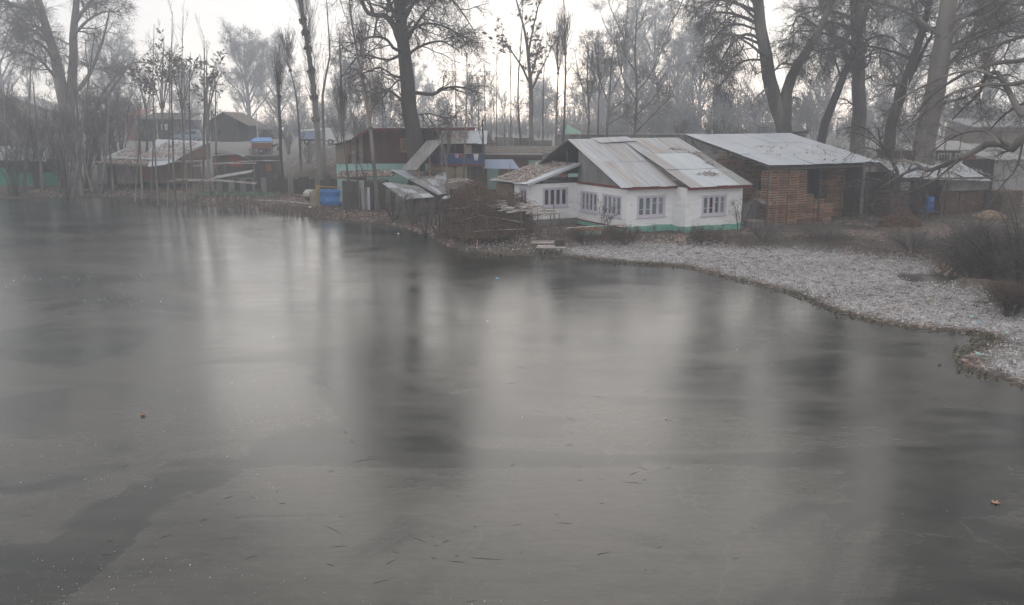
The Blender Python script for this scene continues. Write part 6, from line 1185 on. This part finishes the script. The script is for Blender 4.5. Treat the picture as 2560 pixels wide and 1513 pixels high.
# small leaning tree before the firewood shed
b = sg(2228, 566); Yt = b[1]
Lt = [([np.zeros(3)] + px_limb([(2225, 530), (2232, 490), (2246, 450), (2235, 410), (2205, 365), (2195, 320)], Yt, b), .22, .04)] + [(px_limb(p, Yt, b, d), r, .02) for p, d, r in [([(2246, 450), (2230, 400), (2180, 350), (2130, 330)], 1, .07), ([(2235, 410), (2200, 380), (2150, 370), (2110, 400)], -1, .06), ([(2232, 480), (2200, 450), (2160, 450), (2120, 470)], 1, .06), ([(2246, 450), (2280, 410), (2290, 350)], -1, .06), ([(2228, 500), (2190, 500), (2170, 540)], -1, .05), ([(2205, 365), (2160, 320), (2110, 320)], 1.5, .05), ([(2200, 350), (2230, 320), (2270, 310)], 1, .05)]]
make_tree('bare_tree', b, Lt, [dict(n=7, ln=2.0, K=6, S=4, up=-.03, wig=.25, ratio=.5, rmax=.04, rmin=.02, ang=(30, 80), t0=.2), dict(n=6, ln=1.0, K=4, S=3, up=-.05, wig=.28, ratio=.55, rmax=.02, rmin=.010, ang=(30, 80), t0=.15), dict(n=4, ln=.5, K=3, S=3, up=-.05, wig=.28, ratio=.6, rmax=.01, rmin=.007, ang=(30, 80), t0=.1)], 230, 'dark crooked little tree beside the firewood heap', M['bark_dark'], M['twig'], 'small trees by the sheds', spk=(3, .25, .006, (20, 70), -.05), leaves=500, leaf_size=.05, S0=7)
# twiggy thickets of the left bank: one grown bush, copied
GT = 'brushy thickets of the left bank'
tb1 = shrub(240, tuple(sg(40, 486)), 7.5, 3.0, 16, 'brushy thicket, first from the left edge', .05, 'twig', GT, [dict(n=8, ln=2.6, K=5, S=3, up=.14, wig=.12, ratio=.5, rmax=.03, rmin=.016, ang=(15, 45), t0=.2), dict(n=6, ln=1.2, K=3, S=3, up=.08, wig=.15, ratio=.6, rmax=.016, rmin=.010, ang=(15, 50), t0=.1)], name='thicket', spk=(3, .5, .010, (15, 50), .05))
for k, (u, v, dy, s) in enumerate([(95, 486, 6, 1.2), (140, 487, 10, 1.3), (170, 489, 3, 1.0), (215, 489, 7, 1.35), (262, 489, 12, 1.2), (15, 486, 14, 1.5), (310, 486, 16, 1.25)]):
    p = gp(u, v, .4); q = np.array([p[0] * (p[1] + dy) / p[1], p[1] + dy]); copy_thing(tb1, (q[0], q[1], hz(q[0], q[1]) - .05), k * 1.3, s, 'brushy thicket, %s counted along the left bank' % ORD[k + 1], GT)
GS = 'brush along the embankment'
tb2 = shrub(241, tuple(onland(1225, 90)), 3.6, 1.6, 12, 'embankment brush, first right of the balcony house', .03, 'twig', GS, [dict(n=7, ln=1.5, K=5, S=3, up=.14, wig=.12, ratio=.5, rmax=.02, rmin=.012, ang=(15, 45), t0=.2), dict(n=5, ln=.7, K=3, S=3, up=.08, wig=.15, ratio=.6, rmax=.012, rmin=.009, ang=(15, 50), t0=.1)], name='brush')
for k, (u, Y, s) in enumerate([(1255, 92, 1.2), (1280, 90, 1.0), (1345, 93, 1.1), (1375, 91, .9), (1440, 96, 1.0), (640, 104, .7), (720, 106, .8), (770, 100, .8), (850, 104, 1.2), (900, 104, 1.3), (1700, 104, 1.0), (1790, 100, 1.2), (1840, 98, 1.2), (2080, 92, 1.3)]):
    copy_thing(tb2, onland(u, Y) - [0, 0, .05], k * 2.1, s, 'embankment brush, %s counted from left to right' % ORD[k + 1], GS)
GV = 'thin saplings behind the long roof'
sp1 = poplar(260, [(1196, 345), (1197, 300), (1195, 240), (1196, 190)], 88, .07, 'thin sapling, first of the row above the long mossy roof', [], 8, 2.0, .2, GV)
for k, (u, Y, s) in enumerate([(1212, 90, 1.1), (1228, 88, .9), (1243, 91, 1.15), (1262, 89, .85), (1276, 92, 1.2), (860, 96, 1.2), (960, 96, 1.3), (1140, 93, 1.2)]):
    copy_thing(sp1, onland(u, Y), k * 1.7, s, 'thin sapling, %s of those on the embankment slope' % ORD[k + 1], GV)

# ------------------------------------------------------------------ frosted flat, litter, weeds
rng = np.random.default_rng(99)
def scatter(n, x0, x1, y0, y1): return np.column_stack([rng.uniform(x0, x1, n), rng.uniform(y0, y1, n)])
def onz(P, lo, hi): return np.column_stack([P, height(P) + rng.uniform(lo, hi, len(P))])
P = scatter(260000, -3, 36, 24, 57); P = P[inside(P, MATB) & ~inside(P, POND) & ~inside(P, CREEK)]
P = P[abs(P[:, 0]) < P[:, 1] * .64]; edge = dist(P, POND); keep = rng.random(len(P)) < np.clip(.62 + .5 * wob(P, 1.1, 31), .15, 1)
P, edge = P[keep], edge[keep]; west = P[:, 0] < 3.4
fr = (edge > .25 + .5 * rng.random(len(P)) + .35 * wob(P, .8, 12)) & (~west | (rng.random(len(P)) < .35))
V, Q = leaf_quads(rng, onz(P[fr], .0, .10), .036, flat=.4); link(bpy.data.objects.new('frosted_plants', mesh_np('frosted_plants', V, Q, None, M['frostleaf'])), label='frost whitened mat of dead water plants along the right shore', cat='plants', kind='stuff')
Pw = np.concatenate([P[~fr][:26000], scatter(60000, -3, 20, 22, 57)]); Pw = Pw[(dist(Pw, POND) < np.clip(.22 + .55 * wob(Pw, .9, 95) + .25 * wob(Pw, 3.1, 96), .02, 1.2) + .35 * rng.random(len(Pw)) ** 3) & (Pw[:, 0] > -3.5)]
zw_ = np.maximum(height(Pw), 0) + rng.uniform(.0, .05, len(Pw)); V, Q = leaf_quads(rng, np.column_stack([Pw, zw_]), .05, flat=.5); link(bpy.data.objects.new('waterweed', mesh_np('waterweed', V, Q, None, M['wetleaf'])), label='olive brown waterweed fringe along the ice edge', cat='plants', kind='stuff')
P = scatter(150000, -62, 40, 50, 98); d = dist(P, POND); land = ~inside(P, POND) & ~inside(P, MATB); P = P[land & (rng.random(len(P)) < np.clip(1.1 - d / 9, .10, 1) * np.clip(.55 + .7 * wob(P, .5, 41), .05, 1)) & (abs(P[:, 0]) < P[:, 1] * .63)]
V, Q = leaf_quads(rng, onz(P, .005, .05), .075, flat=.7); link(bpy.data.objects.new('leaf_litter', mesh_np('leaf_litter', V, Q, None, M['litter_ground'])), label='fallen brown leaves strewn along the banks and yards', cat='leaves', kind='stuff')
def blades(P, h, r, lean=.35):
    n = len(P); b = onz(P, -.03, 0); hh = h * rng.uniform(.4, 1.2, n); d = norm(np.column_stack([rng.normal(size=(n, 2)) * lean, np.ones(n)])); tip = b + d * hh[:, None]; A = norm(np.cross(d, np.array([.31, .93, .07]))); B = np.cross(d, A); V = np.empty((n, 4, 3))
    for j in range(3): V[:, j] = b + r * (math.cos(2.094 * j) * A + math.sin(2.094 * j) * B)
    V[:, 3] = tip; k = np.arange(n)[:, None] * 4; return V.reshape(-1, 3), np.stack([k + np.array([[0, 1, 3]]), k + np.array([[1, 2, 3]]), k + np.array([[2, 0, 3]])], 1).reshape(-1, 3)
P = scatter(90000, -2, 36, 40, 66); dm = dist(P, MATB); w = ~inside(P, MATB) & ~inside(P, POND) & (dm < 3.2) & (rng.random(len(P)) < np.clip(.25 + .9 * wob(P, .9, 51), .02, 1))
loc = (P - np.array([7.7, 57.2])) @ np.array([[math.cos(ROT), -math.sin(ROT)], [math.sin(ROT), math.cos(ROT)]]); inh = (loc[:, 0] > -.1) & (loc[:, 0] < 8.7) & (loc[:, 1] > -.1)
P = P[w & ~inh]; V, T = blades(P, .55, .010, .4); link(bpy.data.objects.new('dry_weeds', mesh_np('dry_weeds', V, None, T, M['weed'])), label='dry brown weeds on the bank below the house and sheds', cat='weeds', kind='stuff')
P = scatter(60000, -62, 0, 56, 96); d = dist(P, POND); P = P[~inside(P, POND) & (d < 1.6) & (rng.random(len(P)) < np.clip(.3 + .8 * wob(P, .8, 61), .03, 1))]; V, T = blades(P, .55, .012, .4); link(bpy.data.objects.new('dry_weeds', mesh_np('dry_weeds', V, None, T, M['weed'])), label='dry stalks fringing the left garden bank', cat='weeds', kind='stuff')
P = scatter(9000, -30, 8, 84, 104); P = P[rng.random(len(P)) < np.clip(.3 + wob(P, .4, 71), .02, 1)]; V, T = blades(P, .9, .014, .3); link(bpy.data.objects.new('slope_weeds', mesh_np('slope_weeds', V, None, T, M['weed'])), label='dry weeds on the embankment slope', cat='weeds', kind='stuff')
a, c = gp(480, 483, .55), gp(655, 482, .55); P = scatter(2600, -33, -21, 83, 92); pix = (P[:, 1] > 84.5) & (P[:, 1] < 89.5) & (P[:, 0] > -32) & (P[:, 0] < -23.5); V, Q = leaf_quads(rng, onz(P[pix], .05, .28), .11); link(bpy.data.objects.new('kale_bed', mesh_np('kale_bed', V, Q, None, M['greens'])), label='pale green kale growing in the left garden bed', cat='vegetables', kind='stuff')

# ------------------------------------------------------------------ on the ice
cl = []
for (u, v, n, sx, sy) in [(80, 1480, 320, 1.6, .8), (230, 1470, 260, 1.2, .6), (330, 1440, 120, .9, .5), (290, 1210, 90, .5, .5), (150, 700, 260, 3.4, 1.0), (270, 757, 150, 1.3, .5), (320, 745, 110, 1.2, .4), (720, 1490, 60, .6, .4), (520, 1050, 70, 1.3, .8), (610, 1030, 60, 1.2, .7), (1160, 1470, 50, .7, .4), (430, 1410, 90, 1.3, .5), (700, 1220, 50, .5, .6), (620, 980, 40, 2, 1.2), (60, 1150, 40, 1.2, .8)]:
    c = gp(u, v); cl.append(rng.normal(size=(n, 2)) * [sx, sy] + c[:2])
cl.append(scatter(240, -22, 12, 13, 45)); F = np.concatenate(cl); F = F[inside(F, POND) & (dist(F, POND) > .5)]
V, Q = leaf_quads(rng, np.column_stack([F, np.full(len(F), .008)]), .008, flat=.95); V = V.reshape(-1, 4, 3) ; cz = V.mean(1, keepdims=True); V = cz + (V - cz) * (F[:, None, 1:2] / 22) ** .8 * np.clip(rng.lognormal(-.1, .45, (len(F), 1, 1)), .4, 2.2); V[:, :, 2] = np.maximum(V[:, :, 2], .003)
link(bpy.data.objects.new('frost_crystals', mesh_np('frost_crystals', V.reshape(-1, 3), Q, None, M['frost'])), label='tiny white frost crystals scattered over the ice', cat='frost', kind='stuff')
tw = []
for (u, v, n, s) in [(1250, 1200, 26, 3), (1300, 1350, 24, 2.2), (950, 1380, 22, 1.6), (300, 1180, 12, 2.2), (350, 1330, 14, 2), (1600, 1180, 18, 2), (1500, 1000, 18, 2.5), (1000, 1120, 20, 2), (1250, 960, 16, 2.5), (650, 1300, 12, 2.5), (1750, 1400, 10, 2), (600, 880, 14, 4)]:
    c = gp(u, v)
    for _ in range(n // 2):
        p = rng.normal(size=2) * s * .6 + c[:2]; L = rng.lognormal(-1.9, .8); a = rng.choice([.1, .3, -.2, .9, 2.6]) + rng.normal() * .25; tw.append((p, L, a))
Pn = np.zeros((len(tw), 4, 3))
for i, (p, L, a) in enumerate(tw):
    for k in range(4): t = k / 3 - .5; Pn[i, k] = [p[0] + math.cos(a) * L * t - math.sin(a) * L * .12 * math.sin(k * 1.1), p[1] + math.sin(a) * L * t, .004]
V, Q = tubes(Pn, np.tile(np.array([.001, .004, .003, .001]), (len(tw), 1)), 4); V[:, 2] = np.clip(V[:, 2], .001, .009); link(bpy.data.objects.new('frozen_twigs', mesh_np('frozen_twigs', V, Q, None, M['sunken'])), label='small dark twigs and grass stems frozen into the ice', cat='twigs', kind='stuff')
def scrap(name, u, v, s, m, label, seed, cat='litter', z=None):
    r = random.Random(seed); p = ga(u, v) if z is None else gp(u, v, z); mb = MB(); n = 9; top = []; bot = []
    for i in range(n):
        a = 6.2832 * i / n; q = s * r.uniform(.6, 1.1); top.append((math.cos(a) * q, math.sin(a) * q * .6, .02 + s * r.uniform(.1, .5))); bot.append((math.cos(a) * q * .9, math.sin(a) * q * .55, 0.0))
    mb.poly(top + bot + [(0, 0, s * .6)], [(i, (i + 1) % n, 2 * n) for i in range(n)] + [(n + i, n + (i + 1) % n, (i + 1) % n, i) for i in range(n)] + [tuple(range(n, 2 * n))[::-1]]); o = mb.build(name, M[m], label=label, cat=cat); o.location = (p[0], p[1], max(p[2], 0) + .01 + (.06 if z is None else 0)); o.rotation_euler = (0, 0, r.uniform(0, 3)); return o
scrap('plastic_scrap', 1244, 699, .13, 'plastic', 'lone blue plastic scrap on the dark ice', 1, z=0); scrap('plastic_scrap', 2428, 798, .13, 'mint', 'mint plastic scrap highest on the frosted shore', 2); scrap('plastic_scrap', 2450, 813, .12, 'plastic', 'pale blue plastic scrap near the ice edge', 3); scrap('plastic_scrap', 2446, 892, .12, 'mint', 'mint plastic scrap on the lower spit of shore', 4); scrap('plastic_scrap', 2516, 838, .10, 'mint', 'mint plastic scrap beside the reddish bush', 5)
scrap('plastic_scrap', 2320, 758, .16, 'cream', 'yellowish plastic bag on the frosted flat', 6); scrap('plastic_bag', 996, 586, .16, 'white_cloth', 'small pinkish white bag at the water edge', 7, z=.05); scrap('plastic_scrap', 1665, 1048, .03, 'white_cloth', 'tiny white speck of litter on the ice', 8, z=0); scrap('plastic_scrap', 358, 1041, .09, 'orange', 'orange brown leaf scrap frozen on the ice', 9, z=0); scrap('plastic_bag', 775, 522, .25, 'white_cloth', 'white bag hanging on the garden bank', 10); scrap('plastic_bag', 1198, 458, .25, 'plastic', 'pale blue bag lying behind the annex', 11)
def big_leaf(u, v, label):
    p = gp(u, v); n = 10; pts = [(math.cos(6.28 * i / n) * (.10 if i % 2 else .055), math.sin(6.28 * i / n) * (.10 if i % 2 else .055), .012 + .03 * (i % 2)) for i in range(n)]; o = MB().poly(pts + [(x, y, z - .006) for x, y, z in pts] + [(0, 0, .02), (0, 0, .012)], [(i, (i + 1) % n, 2 * n) for i in range(n)] + [(n + (i + 1) % n, n + i, 2 * n + 1) for i in range(n)] + [(i, n + i, n + (i + 1) % n, (i + 1) % n) for i in range(n)]).build('plane_leaf', M['crate'], label=label, cat='leaf'); o.location = (p[0], p[1], 0)
big_leaf(2488, 1258, 'curled brown plane leaf lying on the ice at the right'); 

# ------------------------------------------------------------------ the winter haze
hm = bpy.data.materials.new('winter_haze'); hm.use_nodes = True; hm.node_tree.nodes.clear()
pv = hm.node_tree.nodes.new('ShaderNodeVolumePrincipled'); pv.inputs['Color'].default_value = (.84, .91, 1.0, 1); pv.inputs['Density'].default_value = 0.0023
pv.inputs['Anisotropy'].default_value = 0.45
ho = hm.node_tree.nodes.new('ShaderNodeOutputMaterial'); hm.node_tree.links.new(pv.outputs[0], ho.inputs['Volume'])
MB().box(-200, 200, -20, 296, -2.0, 46).build('haze', hm, kind='stuff', label='pale blue grey winter haze over the pond')
